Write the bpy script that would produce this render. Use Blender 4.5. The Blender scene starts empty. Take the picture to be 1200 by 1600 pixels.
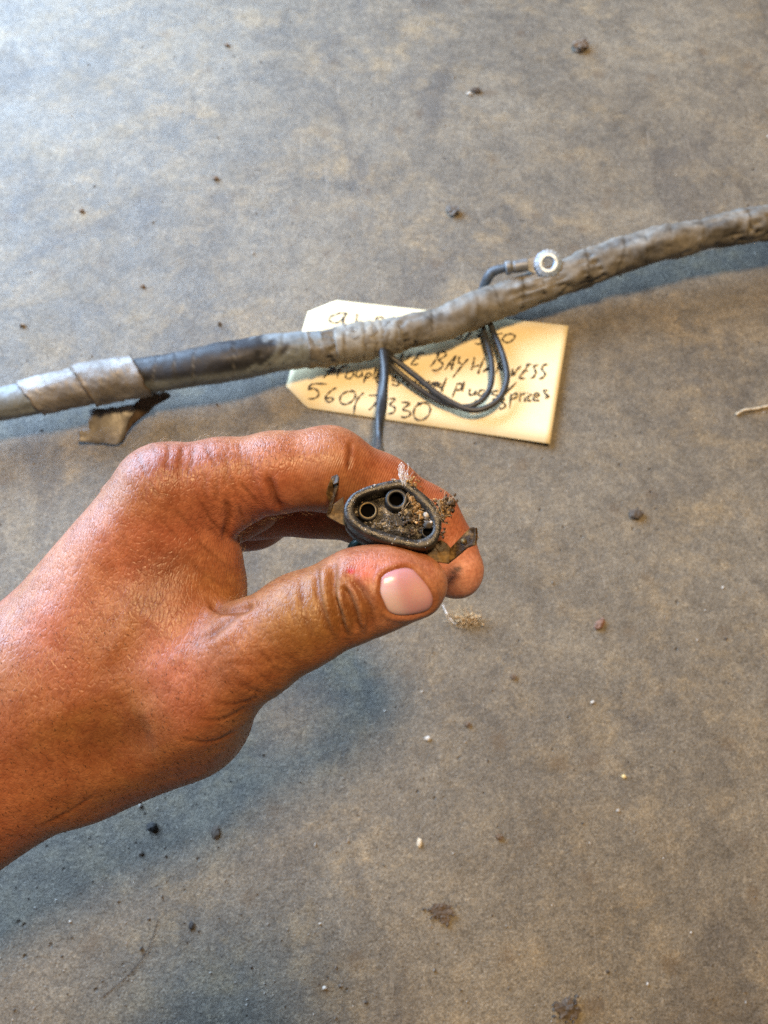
import bpy, bmesh, math, random
import numpy as np
from mathutils import Vector, noise as mnoise

scene = bpy.context.scene
COL = scene.collection
random.seed(7)
RNG = np.random.default_rng(11)

# ------------------------------------------------------------------ camera
CAM_H, PITCH, FPX = 381.0, math.radians(22.0), 1164.0     # mm above floor, tilt from straight down, focal length in photo pixels
cam_data = bpy.data.cameras.new("camera")
cam = bpy.data.objects.new("camera", cam_data)
COL.objects.link(cam)
cam.location = (0, 0, CAM_H / 1000)
cam.rotation_euler = (PITCH, 0, 0)
cam_data.sensor_fit = 'VERTICAL'
cam_data.sensor_height = 36.0
cam_data.sensor_width = 27.0
cam_data.lens = 36.0 * FPX / 1600.0
cam_data.clip_start = 0.01
cam_data.clip_end = 50.0
cam_data.dof.use_dof = True
cam_data.dof.focus_distance = 0.212
cam_data.dof.aperture_fstop = cam_data.lens / 1.6          # 1.6 mm pupil, like a phone lens
scene.camera = cam

# ------------------------------------------------------------------ light (workshop: warm lamp overhead, cool open door to the left)
world = bpy.data.worlds.new("World")
scene.world = world
world.use_nodes = True
bg = world.node_tree.nodes["Background"]
bg.inputs[0].default_value = (0.70, 0.72, 0.74, 1)
bg.inputs[1].default_value = 0.06

def area(name, loc, target, w, h, power, col):
    d = bpy.data.lights.new(name, 'AREA')
    d.shape = 'RECTANGLE'; d.size = w; d.size_y = h; d.energy = power; d.color = col
    o = bpy.data.objects.new(name, d); COL.objects.link(o)
    o.location = loc
    v = Vector(target) - Vector(loc)
    o.rotation_euler = v.to_track_quat('-Z', 'Y').to_euler()
    return o
area("warm_shop_lamp", (0.17, 0.24, 1.85), (0.05, 0.15, 0.0), 0.26, 0.26, 35.0, (1.0, 0.67, 0.33))
area("open_door_light", (-0.72, 0.80, 0.46), (-0.15, 0.34, 0.05), 1.1, 0.85, 46.0, (0.50, 0.71, 1.0))

scene.view_settings.view_transform = 'Standard'
scene.view_settings.look = 'None'
scene.view_settings.exposure = 0.18
scene.view_settings.gamma = 1.0
scene.render.engine = 'CYCLES'
scene.cycles.use_denoising = False
scene.cycles.max_bounces = 8

# ------------------------------------------------------------------ picture <-> place
CR = np.array([1.0, 0, 0])
CU = np.array([0, math.cos(PITCH), math.sin(PITCH)])
CF = np.array([0, math.sin(PITCH), -math.cos(PITCH)])
CO = np.array([0, 0, CAM_H])
BASIS = np.stack([CR, CU, CF])                # rows: camera right, up, forward

def P(px, py, d):                             # camera-space mm
    return np.array([(px - 600) / FPX * d, (800 - py) / FPX * d, d], float)
def c2w(c):                                   # camera mm -> world m
    return (np.asarray(c, float) @ BASIS + CO) / 1000.0
def W(px, py, d):
    return c2w(P(px, py, d))
def fl(px, py, z=0.0):                        # the ray through a pixel meets the level z (mm above the floor); world m
    r = P(px, py, 1.0) @ BASIS
    t = (z - CO[2]) / r[2]
    return (CO + r * t) / 1000.0
def fdepth(px, py, z=0.0):
    r = P(px, py, 1.0) @ BASIS
    return (z - CO[2]) / r[2]

# ------------------------------------------------------------------ mesh helpers
def obj(name, verts, faces, mat, parent=None, smooth=True):
    me = bpy.data.meshes.new(name)
    me.from_pydata([tuple(map(float, v)) for v in verts], [], [tuple(map(int, f)) for f in faces])
    me.update()
    if smooth:
        me.polygons.foreach_set('use_smooth', [True] * len(me.polygons))
    o = bpy.data.objects.new(name, me)
    COL.objects.link(o)
    if mat: me.materials.append(mat)
    if parent is not None: o.parent = parent
    return o
def empty(name, loc):
    o = bpy.data.objects.new(name, None); COL.objects.link(o); o.location = loc
    o.empty_display_size = 0.01
    return o
def attach(o, parent):                        # keep world placement
    o.parent = parent
    o.matrix_parent_inverse = parent.matrix_basis.inverted() if parent.type == 'EMPTY' else parent.matrix_basis.inverted()
def tag(o, label, cat, group=None, kind=None):
    o['label'] = label; o['category'] = cat
    if group: o['group'] = group
    if kind: o['kind'] = kind
    return o
def catmull(pts, n, closed=False):
    pts = np.asarray(pts, float)
    m = len(pts)
    if closed:
        ext = np.vstack([pts[-1], pts, pts[0], pts[1]]); segs = m
    else:
        ext = np.vstack([2 * pts[0] - pts[1], pts, 2 * pts[-1] - pts[-2]]); segs = m - 1
    fine = []
    for i in range(segs):
        p0, p1, p2, p3 = ext[i:i + 4]
        t = np.linspace(0, 1, 24, endpoint=False)[:, None]
        fine.append(0.5 * (2 * p1 + (p2 - p0) * t + (2 * p0 - 5 * p1 + 4 * p2 - p3) * t ** 2 + (3 * p1 - p0 - 3 * p2 + p3) * t ** 3))
    fine = np.vstack(fine + ([pts[:1]] if closed else [pts[-1:]]))
    s = np.r_[0, np.cumsum(np.linalg.norm(np.diff(fine[:, :3], axis=0), axis=1))]
    q = np.linspace(0, s[-1], n, endpoint=not closed)
    return np.stack([np.interp(q, s, fine[:, k]) for k in range(fine.shape[1])], 1)
def loft(rings, cap0=True, cap1=True):
    n = len(rings[0]); V = np.vstack(rings); F = []
    for i in range(len(rings) - 1):
        for j in range(n):
            k = (j + 1) % n
            F.append((i * n + j, i * n + k, (i + 1) * n + k, (i + 1) * n + j))
    if cap0: F.append(tuple(range(n))[::-1])
    if cap1: F.append(tuple((len(rings) - 1) * n + j for j in range(n)))
    return V, F
def tube(path, rad, n=14, up=(0, 0, 1), prof=None):
    """path (k,3) m, rad scalar or (k,), prof(i, angles)->radius factor"""
    path = np.asarray(path); k = len(path)
    rad = np.broadcast_to(rad, (k,))
    T = np.gradient(path, axis=0); T /= np.linalg.norm(T, axis=1)[:, None]
    N = np.cross(np.cross(T[0], up), T[0]); N /= np.linalg.norm(N) + 1e-12
    a = np.linspace(0, 2 * math.pi, n, endpoint=False)
    rings = []
    for i in range(k):
        N = N - T[i] * (N @ T[i]); N /= np.linalg.norm(N) + 1e-12
        B = np.cross(T[i], N)
        r = rad[i] * (prof(i, a) if prof else np.ones(n))
        rings.append(path[i] + r[:, None] * (np.cos(a)[:, None] * N + np.sin(a)[:, None] * B))
    return loft(rings)
def join(parts):
    V, F, o = [], [], 0
    for v, f in parts:
        V.append(np.asarray(v)); F += [tuple(i + o for i in q) for q in f]; o += len(v)
    return np.vstack(V), F
def ico(sub=2):
    bm = bmesh.new(); bmesh.ops.create_icosphere(bm, subdivisions=sub, radius=1.0)
    v = np.array([x.co for x in bm.verts]); f = [tuple(y.index for y in q.verts) for q in bm.faces]; bm.free()
    return v, f
ICO1, ICO2, ICO3 = ico(1), ico(2), ico(3)
def lump(c, size, seed, sub=2, rough=0.35, scale=1.6):
    v, f = {1: ICO1, 2: ICO2, 3: ICO3}[sub]
    off = Vector((seed * 3.7, seed * 1.3, seed * 7.1))
    k = np.array([1 + rough * (mnoise.noise(Vector(x) * scale + off) + 0.6 * mnoise.noise(Vector(x) * scale * 2.6 + off)) for x in v])
    return v * k[:, None] * np.asarray(size) + np.asarray(c), f
def set_col(o, cols, name='Col'):
    a = o.data.color_attributes.new(name, 'FLOAT_COLOR', 'POINT')
    c = np.ones((len(o.data.vertices), 4), np.float32); c[:, :3] = cols
    a.data.foreach_set('color', c.ravel())
def set_float(o, vals, name):
    a = o.data.attributes.new(name, 'FLOAT', 'POINT')
    a.data.foreach_set('value', np.asarray(vals, np.float32))

# ------------------------------------------------------------------ material helpers
class NT:
    def __init__(self, name):
        self.m = bpy.data.materials.new(name); self.m.use_nodes = True
        self.t = self.m.node_tree; self.bsdf = self.t.nodes['Principled BSDF']
        self.tc = self.n('ShaderNodeTexCoord')
    def n(self, typ, **kw):
        x = self.t.nodes.new(typ)
        for k, v in kw.items(): setattr(x, k, v)
        return x
    def l(self, a, b): self.t.links.new(a, b)
    def set(self, **kw):
        for k, v in kw.items():
            self.bsdf.inputs[k.replace('_', ' ')].default_value = v
    def mapping(self, scale=(1, 1, 1), rot=(0, 0, 0), out='Object'):
        m = self.n('ShaderNodeMapping'); m.inputs['Scale'].default_value = scale; m.inputs['Rotation'].default_value = rot
        self.l(self.tc.outputs[out], m.inputs[0]); return m.outputs[0]
    def noise(self, scale, detail=4, rough=0.55, vec=None, dist=0.0):
        x = self.n('ShaderNodeTexNoise'); x.inputs['Scale'].default_value = scale
        x.inputs['Detail'].default_value = detail; x.inputs['Roughness'].default_value = rough; x.inputs['Distortion'].default_value = dist
        self.l(vec if vec is not None else self.tc.outputs['Object'], x.inputs['Vector']); return x.outputs[0]
    def voro(self, scale, feature='F1', vec=None, rnd=1.0):
        x = self.n('ShaderNodeTexVoronoi', feature=feature); x.inputs['Scale'].default_value = scale
        x.inputs['Randomness'].default_value = rnd
        self.l(vec if vec is not None else self.tc.outputs['Object'], x.inputs['Vector']); return x.outputs['Distance']
    def ramp(self, fac, stops):
        r = self.n('ShaderNodeValToRGB')
        els = r.color_ramp.elements
        while len(els) < len(stops): els.new(0.5)
        for e, (p, c) in zip(els, stops):
            e.position = p; e.color = c if len(c) == 4 else (*c, 1)
        self.l(fac, r.inputs[0]); return r.outputs[0]
    def mix(self, fac, a, b, mode='MIX'):
        x = self.n('ShaderNodeMix', data_type='RGBA', blend_type=mode)
        for s, v in ((x.inputs[0], fac), (x.inputs[6], a), (x.inputs[7], b)):
            if isinstance(v, (int, float)): s.default_value = v
            elif isinstance(v, tuple): s.default_value = v if len(v) == 4 else (*v, 1)
            else: self.l(v, s)
        return x.outputs[2]
    def math(self, op, a, b=0.0):
        x = self.n('ShaderNodeMath', operation=op)
        for s, v in ((x.inputs[0], a), (x.inputs[1], b)):
            if isinstance(v, (int, float)): s.default_value = v
            else: self.l(v, s)
        return x.outputs[0]
    def attr(self, name):
        x = self.n('ShaderNodeAttribute', attribute_name=name); return x
    def bump(self, h, strength, dist, prev=None):
        b = self.n('ShaderNodeBump'); b.inputs['Strength'].default_value = strength; b.inputs['Distance'].default_value = dist
        self.l(h, b.inputs['Height'])
        if prev is not None: self.l(prev, b.inputs['Normal'])
        return b.outputs[0]
    def normal(self, o): self.l(o, self.bsdf.inputs['Normal'])
    def color(self, o): self.l(o, self.bsdf.inputs['Base Color'])
    def rough(self, o): self.l(o, self.bsdf.inputs['Roughness'])

def mat_concrete():
    k = NT('worn_concrete')
    vec = k.mapping()
    n1 = k.noise(6, 6, 0.62, vec, 0.6)
    n2 = k.noise(30, 8, 0.70, vec, 0.8)
    n3 = k.noise(130, 6, 0.68, vec, 0.4)
    n4 = k.noise(1000, 4, 0.65, vec)
    base = k.ramp(n1, [(0.30, (0.120, 0.108, 0.090)), (0.50, (0.160, 0.144, 0.117)), (0.70, (0.205, 0.186, 0.151))])
    blot = k.ramp(n2, [(0.34, (0.80, 0.80, 0.80)), (0.50, (1, 1, 1)), (0.66, (1.20, 1.17, 1.10))])
    c = k.mix(0.85, base, blot, 'MULTIPLY')
    # trowel scuffs
    wp = k.n('ShaderNodeVectorMath', operation='MULTIPLY_ADD')
    nw = k.n('ShaderNodeTexNoise'); nw.inputs['Scale'].default_value = 8; nw.inputs['Detail'].default_value = 3
    k.l(k.tc.outputs['Object'], nw.inputs['Vector']); k.l(nw.outputs['Color'], wp.inputs[0]); wp.inputs[1].default_value = (0.10, 0.10, 0); k.l(k.tc.outputs['Object'], wp.inputs[2])
    m2 = k.n('ShaderNodeMapping'); m2.inputs['Scale'].default_value = (1.0, 1.7, 1); m2.inputs['Rotation'].default_value = (0, 0, 0.5); k.l(wp.outputs[0], m2.inputs[0])
    sw = k.noise(30, 9, 0.72, m2.outputs[0])
    c = k.mix(0.7, c, k.ramp(sw, [(0.36, (0.78, 0.78, 0.79)), (0.5, (1, 1, 1)), (0.64, (1.18, 1.16, 1.12))]), 'MULTIPLY')
    # thin films of tan dust with broken edges, gated by a broad mask
    gate = k.ramp(k.noise(9, 4, 0.6, k.mapping(rot=(0, 0, 1.1)), 0.5), [(0.40, (0.25, 0.25, 0.25)), (0.60, (1, 1, 1))])
    tan = k.ramp(k.noise(30, 12, 0.74, k.mapping(rot=(0, 0, 0.7), scale=(1.0, 1.25, 1)), 0.25), [(0.48, (0, 0, 0)), (0.62, (1, 1, 1))])
    c = k.mix(k.math('MULTIPLY', k.math('MULTIPLY', tan, gate), 0.62), c, (0.285, 0.220, 0.130))
    tan3 = k.ramp(k.noise(95, 10, 0.78, None, 0.2), [(0.56, (0, 0, 0)), (0.62, (1, 1, 1))])
    c = k.mix(k.math('MULTIPLY', tan3, 0.20), c, (0.33, 0.27, 0.18))
    # oily dark patches
    dk = k.ramp(k.noise(11, 9, 0.72, k.mapping(scale=(1, 0.6, 1), rot=(0, 0, 0.35)), 1.0), [(0.53, (0, 0, 0)), (0.63, (1, 1, 1))])
    c = k.mix(k.math('MULTIPLY', dk, 0.52), c, (0.078, 0.074, 0.072))
    sp = k.ramp(n3, [(0.32, (0.78, 0.78, 0.78)), (0.5, (1, 1, 1)), (0.68, (1.18, 1.17, 1.14))])
    c = k.mix(0.85, c, sp, 'MULTIPLY')
    sp2 = k.ramp(n4, [(0.34, (0.55, 0.53, 0.51)), (0.5, (1, 1, 1)), (0.66, (1.45, 1.45, 1.43))])
    c = k.mix(0.75, c, sp2, 'MULTIPLY')
    # sand grains
    for scl, lo, hi in ((1250, 0.62, 1.40), (560, 0.80, 1.22)):
        vx = k.n('ShaderNodeTexVoronoi'); vx.inputs['Scale'].default_value = scl; k.l(k.tc.outputs['Object'], vx.inputs['Vector'])
        sx = k.n('ShaderNodeSeparateColor'); k.l(vx.outputs['Color'], sx.inputs[0])
        c = k.mix(0.8, c, k.ramp(sx.outputs[0], [(0.0, (lo, lo, lo)), (0.5, (1, 1, 1)), (0.9, (1.08, 1.07, 1.05)), (1.0, (hi, hi, hi))]), 'MULTIPLY')
    # brown smears
    bs = k.ramp(k.math('ADD', k.voro(34, vec=k.mapping()), k.math('MULTIPLY', k.noise(120, 4, 0.6), 0.35)), [(0.25, (1, 1, 1)), (0.36, (0, 0, 0))])
    c = k.mix(k.math('MULTIPLY', bs, 0.38), c, (0.11, 0.072, 0.038))
    # short scratches and scuffs
    sc = k.ramp(k.noise(26, 2, 0.5, k.mapping(scale=(9, 0.7, 1), rot=(0, 0, 0.9)), 0.4), [(0.70, (0, 0, 0)), (0.76, (1, 1, 1))])
    c = k.mix(k.math('MULTIPLY', sc, 0.22), c, (0.40, 0.36, 0.30))
    pv = k.voro(120, vec=k.mapping()); pm = k.noise(9, 3, 0.6); pm2 = k.noise(300, 3, 0.6)
    pit = k.ramp(k.math('ADD', k.math('ADD', pv, k.math('MULTIPLY', pm, 0.62)), k.math('MULTIPLY', pm2, 0.12)), [(0.35, (1, 1, 1)), (0.43, (0, 0, 0))])
    c = k.mix(k.math('MULTIPLY', pit, 0.55), c, (0.065, 0.048, 0.034))
    k.color(c)
    k.rough(k.ramp(n2, [(0.3, (0.50, 0.50, 0.50)), (0.7, (0.75, 0.75, 0.75))]))
    k.set(Specular_IOR_Level=0.45)
    b = k.bump(n2, 0.3, 0.0018)
    b = k.bump(n3, 0.45, 0.0010, b)
    b = k.bump(k.noise(420, 5, 0.7, vec), 0.4, 0.0006, b)
    b = k.bump(n4, 0.8, 0.0005, b)
    b = k.bump(k.math('MULTIPLY', pit, -1.0), 0.8, 0.0012, b)
    k.normal(b)
    return k.m

def mat_simple(name, col, rough=0.6, metal=0.0, nscale=400, nvar=0.35, bump=0.3, bdist=0.0003, spec=0.5, attr=False):
    k = NT(name)
    n = k.noise(nscale, 5, 0.6)
    lo = tuple(max(0, c * (1 - nvar)) for c in col); hi = tuple(c * (1 + nvar) for c in col)
    c = k.ramp(n, [(0.3, lo), (0.7, hi)])
    if attr:
        c = k.mix(1.0, k.attr('Col').outputs['Color'], k.ramp(n, [(0.3, (1 - nvar,) * 3), (0.7, (1 + nvar,) * 3)]), 'MULTIPLY')
    k.color(c)
    k.set(Roughness=rough, Metallic=metal, Specular_IOR_Level=spec)
    if bump: k.normal(k.bump(n, bump, bdist))
    return k.m

# ================================================================== THE FLOOR
floor_mat = mat_concrete()
fo = obj('floor', [(-2.5, -2.0, 0), (2.5, -2.0, 0), (2.5, 3.0, 0), (-2.5, 3.0, 0)], [(0, 1, 2, 3)], floor_mat, smooth=False)
fo['kind'] = 'structure'; fo['label'] = 'worn mottled grey and tan concrete workshop floor'

# ================================================================== THE HAND
# one continuous skin: blended tapered limbs -> a fine surface -> creases and ridges
def pr(px, py, d, rpx):
    return P(px, py, d), rpx * d / FPX
BOX = [None]
def cone(p, a, b):
    (A, ra), (B, rb) = a, b
    ba = B - A; bb = ba @ ba
    if BOX[0] is not None:                       # far limbs do not matter for this patch
        c, r = BOX[0]
        t = min(1, max(0, (c - A) @ ba / bb))
        e = np.linalg.norm(c - A - t * ba) - max(ra, rb)
        if e > r + 34: return np.full(len(p), e - r, np.float32)
    q = p - A
    t = np.clip((q @ ba) / bb, 0, 1)
    v = q - t[:, None] * ba
    return np.sqrt(np.einsum('ij,ij->i', v, v)) - (ra + (rb - ra) * t)
def smin(a, b, k):
    h = np.maximum(k - np.abs(a - b), 0) / k
    return np.minimum(a, b) - h * h * k * 0.25
def chain(p, nodes, k):
    d = None
    for a, b in zip(nodes[:-1], nodes[1:]):
        e = cone(p, a, b)
        d = e if d is None else smin(d, e, k)
    return d
N = {}
N['arm'] = [pr(-1150, 2010, 250, 205), pr(-520, 1540, 222, 186), pr(-125, 1236, 212, 154), pr(40, 1122, 210, 148)]
N['mc1'] = [pr(50, 1100, 208, 132), pr(258, 773, 199, 76)]
N['mc2'] = [pr(50, 1110, 226, 125), pr(222, 800, 224, 68)]
N['mc3'] = [pr(60, 1120, 238, 112), pr(205, 835, 240, 62)]
N['mc4'] = [pr(60, 1140, 246, 95), pr(190, 880, 254, 56)]
N['web'] = [pr(130, 1060, 206, 125), pr(290, 880, 206, 84), pr(322, 925, 206, 62)]
N['radius'] = [pr(70, 1178, 208, 110), pr(-120, 1272, 212, 120)]
N['fill'] = [pr(110, 1070, 201, 120), pr(262, 978, 198, 84)]
N['thmc'] = [pr(120, 1165, 206, 100), pr(300, 1080, 196, 92), pr(398, 1014, 189, 76)]
N['thenar'] = [pr(170, 1135, 216, 112), pr(290, 1113, 212, 104)]
N['thumb'] = [pr(398, 1014, 189, 76), pr(470, 970, 187, 68), pr(560, 928, 186, 64), pr(612, 915, 186, 56), pr(652, 913, 187, 47)]
N['index'] = [pr(258, 773, 199, 76), pr(345, 752, 200, 64), pr(430, 738, 201, 60), pr(515, 733, 203, 63), pr(590, 768, 210, 56),
              pr(664, 814, 216, 52), pr(690, 858, 217, 48), pr(711, 891, 215, 44)]
N['pad1'] = [pr(350, 785, 202, 52), pr(372, 775, 203, 48)]
N['pad2'] = [pr(340, 812, 214, 50), pr(394, 790, 216, 44)]
N['middle'] = [pr(222, 800, 224, 68), pr(400, 785, 229, 54), pr(500, 785, 232, 52), pr(580, 806, 236, 47), pr(660, 858, 236, 42)]
N['ring'] = [pr(205, 835, 240, 62), pr(395, 806, 246, 50), pr(460, 772, 250, 47), pr(550, 790, 252, 43), pr(600, 820, 250, 38)]
N['pinky'] = [pr(190, 880, 254, 56), pr(330, 800, 262, 42), pr(420, 780, 264, 38), pr(480, 790, 262, 34)]

def sdf(p):
    palm = cone(p, *N['mc1'])
    palm = smin(palm, cone(p, *N['mc2']), 9)
    palm = smin(palm, cone(p, *N['mc3']), 9)
    palm = smin(palm, cone(p, *N['mc4']), 9)
    palm = smin(palm, chain(p, N['arm'], 8), 14)
    palm = smin(palm, chain(p, N['web'], 6), 10)
    palm = smin(palm, cone(p, *N['radius']), 9)
    palm = smin(palm, cone(p, *N['fill']), 10)
    palm = smin(palm, chain(p, N['thmc'], 6), 8)
    palm = smin(palm, cone(p, *N['thenar']), 12)
    d = smin(palm, chain(p, N['index'], 4), 4)
    d = smin(d, cone(p, *N['pad1']), 3.0)
    d = smin(d, cone(p, *N['pad2']), 1.6)
    m = smin(chain(p, N['middle'], 4), chain(p, N['ring'], 4), 1.2)
    m = smin(m, chain(p, N['pinky'], 4), 1.2)
    d = smin(d, m, 1.2)
    d = smin(d, chain(p, N['thumb'], 6), 3.0)
    return d

def patches(p, size=14.0):
    c = np.floor(p / size).astype(np.int64); k = (c[:, 0] + 500) * 1000000 + (c[:, 1] + 500) * 1000 + c[:, 2] + 200
    o = np.argsort(k, kind='stable'); cut = np.nonzero(np.diff(k[o]))[0] + 1
    return np.split(o, cut)
def sdf_many(p, pt=None):
    out = np.empty(len(p))
    for ix in (pt or patches(p)):
        q = p[ix]; lo, hi = q.min(0), q.max(0)
        BOX[0] = ((lo + hi) / 2, np.linalg.norm(hi - lo) / 2)
        out[ix] = sdf(q)
    BOX[0] = None
    return out
def surface(sdf, lo, hi, h=0.6, B=8):
    bs = h * B
    nb = np.ceil((hi - lo) / bs).astype(int)
    g = np.stack(np.meshgrid(*[np.arange(n) for n in nb], indexing='ij'), -1).reshape(-1, 3)
    d = np.concatenate([sdf(lo + (c + 0.5) * bs) for c in np.array_split(g, max(1, len(g) // 200000))])
    g = g[np.abs(d) < bs * 1.25]
    loc = np.stack(np.meshgrid(*[np.arange(B + 1)] * 3, indexing='ij'), -1).reshape(-1, 3)
    dims = nb * B + 2
    key = lambda c: (c[..., 0].astype(np.int64) * dims[1] + c[..., 1]) * dims[2] + c[..., 2]
    corners = np.array([(i, j, k) for i in (0, 1) for j in (0, 1) for k in (0, 1)])
    edges = [(a, b) for a in range(8) for b in range(a + 1, 8) if np.abs(corners[a] - corners[b]).sum() == 1]
    keys, pos, quads = [], [], []
    for ii in patches(g.astype(float), 4.0):
        gg = g[ii]
        pts = (gg[:, None, :] * B + loc[None]).reshape(-1, 3)
        q0 = lo + pts * h; qa, qb = q0.min(0), q0.max(0)
        BOX[0] = ((qa + qb) / 2, np.linalg.norm(qb - qa) / 2)
        v = sdf(q0).reshape(len(gg), B + 1, B + 1, B + 1)
        cv = np.stack([v[:, i:B + i, j:B + j, k:B + k] for i, j, k in corners], -1)
        ins = cv < 0; s = ins.sum(-1); act = (s > 0) & (s < 8)
        bi, x, y, z = np.nonzero(act)
        cell = gg[bi] * B + np.stack([x, y, z], 1)
        c = cv[act]
        acc = np.zeros((len(c), 3)); cnt = np.zeros(len(c))
        for a, b in edges:
            m = (c[:, a] < 0) != (c[:, b] < 0)
            t = c[m, a] / (c[m, a] - c[m, b])
            acc[m] += corners[a] + t[:, None] * (corners[b] - corners[a]); cnt[m] += 1
        keys.append(key(cell)); pos.append(lo + (cell + acc / cnt[:, None]) * h)
        for ax, ci in ((0, 4), (1, 2), (2, 1)):
            m = (c[:, 0] < 0) != (c[:, ci] < 0)
            cc = cell[m]; flip = c[m, 0] < 0
            u = np.zeros(3, int); w = np.zeros(3, int); u[(ax + 1) % 3] = 1; w[(ax + 2) % 3] = 1
            q = np.stack([key(cc - u - w), key(cc - w), key(cc), key(cc - u)], 1)
            q[~flip] = q[~flip][:, ::-1]
            quads.append(q)
    BOX[0] = None
    keys = np.concatenate(keys); pos = np.concatenate(pos); quads = np.concatenate(quads)
    keys, ix = np.unique(keys, return_index=True); pos = pos[ix]
    idx = np.searchsorted(keys, quads); idx = np.minimum(idx, len(keys) - 1)
    ok = (keys[idx] == quads).all(1)
    return pos, idx[ok]
def grad(p, e=0.15):
    pt = patches(p)
    T = np.array([(1, -1, -1), (-1, -1, 1), (-1, 1, -1), (1, 1, 1)], float)
    g = sum(sdf_many(p + t * e, pt)[:, None] * t for t in T)
    return g / (np.linalg.norm(g, axis=1)[:, None] + 1e-9)

allp = np.array([n[0] for v in N.values() for n in v]); allr = np.array([n[1] for v in N.values() for n in v])
hv, hf = surface(sdf, (allp - allr[:, None]).min(0) - 6, (allp + allr[:, None]).max(0) + 6)
for _ in range(2):
    hn = grad(hv); hv = hv - hn * sdf_many(hv)[:, None]
hn = grad(hv, 0.4)

def to_px(c): return np.stack([600 + FPX * c[:, 0] / c[:, 2], 800 - FPX * c[:, 1] / c[:, 2]], 1)
PX = to_px(hv)
FACE = -(hn * hv).sum(1) / np.linalg.norm(hv, axis=1)             # 1 facing the viewer's side of the hand
def pl_dist(px, pts):
    pts = np.asarray(pts, float); best = np.full(len(px), 1e9); along = np.zeros(len(px)); n = len(pts) - 1
    for i in range(n):
        a, b = pts[i], pts[i + 1]; ba = b - a
        t = np.clip(((px - a) @ ba) / (ba @ ba), 0, 1)
        d = np.linalg.norm(px - a - t[:, None] * ba, axis=1)
        m = d < best; best[m] = d[m]; along[m] = (i + t[m]) / n
    return best, along
DISP = np.zeros(len(hv))
CREASE = np.zeros(len(hv))
def stroke(pts, w, depth, dmin=0, dmax=213, lip=0.0, fade=True):
    """carve (depth>0) or raise a line on the skin; widths in photo pixels, depth in mm"""
    pts = catmull(pts, max(8, len(pts) * 5)) if len(pts) > 2 else np.asarray(pts, float)
    lo, hi = pts.min(0) - w * 4, pts.max(0) + w * 4
    m = np.nonzero((PX > lo).all(1) & (PX < hi).all(1) & (FACE > 0.02) & (hv[:, 2] < dmax) & (hv[:, 2] > dmin))[0]
    if not len(m): return
    d, al = pl_dist(PX[m], pts)
    f = np.clip(np.minimum(al, 1 - al) * 6, 0.15, 1) if fade else 1.0
    g = np.exp(-(d / w) ** 2) * f
    DISP[m] -= depth * g
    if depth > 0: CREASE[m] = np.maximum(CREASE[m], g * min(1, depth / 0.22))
    if lip: DISP[m] += lip * np.exp(-((d - 2.2 * w) / (1.4 * w)) ** 2) * f

# thumb knuckle folds
stroke([(496, 884), (496, 915), (502, 947), (513, 980), (522, 1002)], 5, 0.75, lip=0.22)
stroke([(522, 876), (519, 905), (521, 932), (526, 958), (535, 984), (540, 1000)], 6.5, 1.7, lip=0.5)
stroke([(521, 930), (529, 952), (537, 968)], 4, 0.9, lip=0.18)
stroke([(534, 912), (545, 934), (553, 960), (557, 992)], 6, 1.6, lip=0.5)
stroke([(541, 915), (537, 928), (540, 945), (545, 958)], 3, 0.35)
stroke([(546, 900), (562, 922), (573, 944), (578, 972), (574, 990)], 5.5, 1.2, lip=0.35)
stroke([(556, 912), (566, 920), (568, 930)], 3, 0.35)
stroke([(470, 905), (472, 940), (480, 975), (492, 1005)], 4, 0.25, lip=0.05)
stroke([(448, 915), (455, 950), (465, 985)], 4, 0.16)
# finger and web folds
stroke([(418, 742), (426, 768), (431, 784), (440, 798)], 6, 1.1, lip=0.2)
stroke([(353, 778), (357, 808), (352, 834), (356, 846)], 5, 0.9, lip=0.15)
stroke([(548, 688), (547, 712), (544, 738)], 4, 0.45, lip=0.1, dmax=225)
stroke([(398, 944), (372, 950), (350, 953), (336, 948), (328, 938)], 6, 1.5, lip=0.25)
stroke([(398, 946), (368, 962), (340, 985), (308, 1004)], 6, 0.6, lip=0.1)
for L, dp in (([(211, 701), (219, 719), (226, 734), (229, 747)], .42), ([(236, 694), (245, 712)], .32), ([(262, 691), (264, 708), (259, 736)], .42),
          ([(304, 694), (301, 717), (290, 747)], .40), ([(318, 694), (331, 717), (338, 732)], .28), ([(338, 745), (338, 785)], .28),
          ([(372, 787), (383, 821)], .3), ([(375, 752), (392, 773), (405, 787)], .35), ([(313, 781), (330, 813), (349, 832)], .35),
          ([(279, 853), (307, 887), (337, 908)], .26), ([(304, 841), (330, 864), (363, 889)], .26), ([(296, 872), (330, 902), (360, 918)], .18),
          ([(228, 745), (244, 770), (262, 778)], .24), ([(286, 700), (280, 730), (284, 752)], .22), ([(350, 700), (356, 730), (350, 760)], .24),
          ([(372, 690), (378, 720), (372, 745)], .2), ([(322, 735), (318, 765), (326, 790)], .22), ([(246, 735), (252, 760), (268, 790)], .2),
          ([(390, 710), (394, 738), (402, 760)], .2), ([(268, 790), (290, 815), (318, 838)], .2), ([(240, 800), (266, 828), (290, 856)], .18),
          ([(395, 1010), (420, 1030), (436, 1060)], .25), ([(380, 1020), (400, 1045), (425, 1075)], .22), ([(360, 1060), (395, 1078), (420, 1085)], .2),
          ([(300, 1120), (345, 1122), (385, 1105)], .35), ([(280, 1150), (330, 1158), (372, 1142)], .4), ([(330, 1095), (372, 1098), (405, 1088)], .25),
          ([(62, 1292), (110, 1268), (150, 1240)], .35)):
    stroke(L, 2.8, dp * 0.75)
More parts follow.
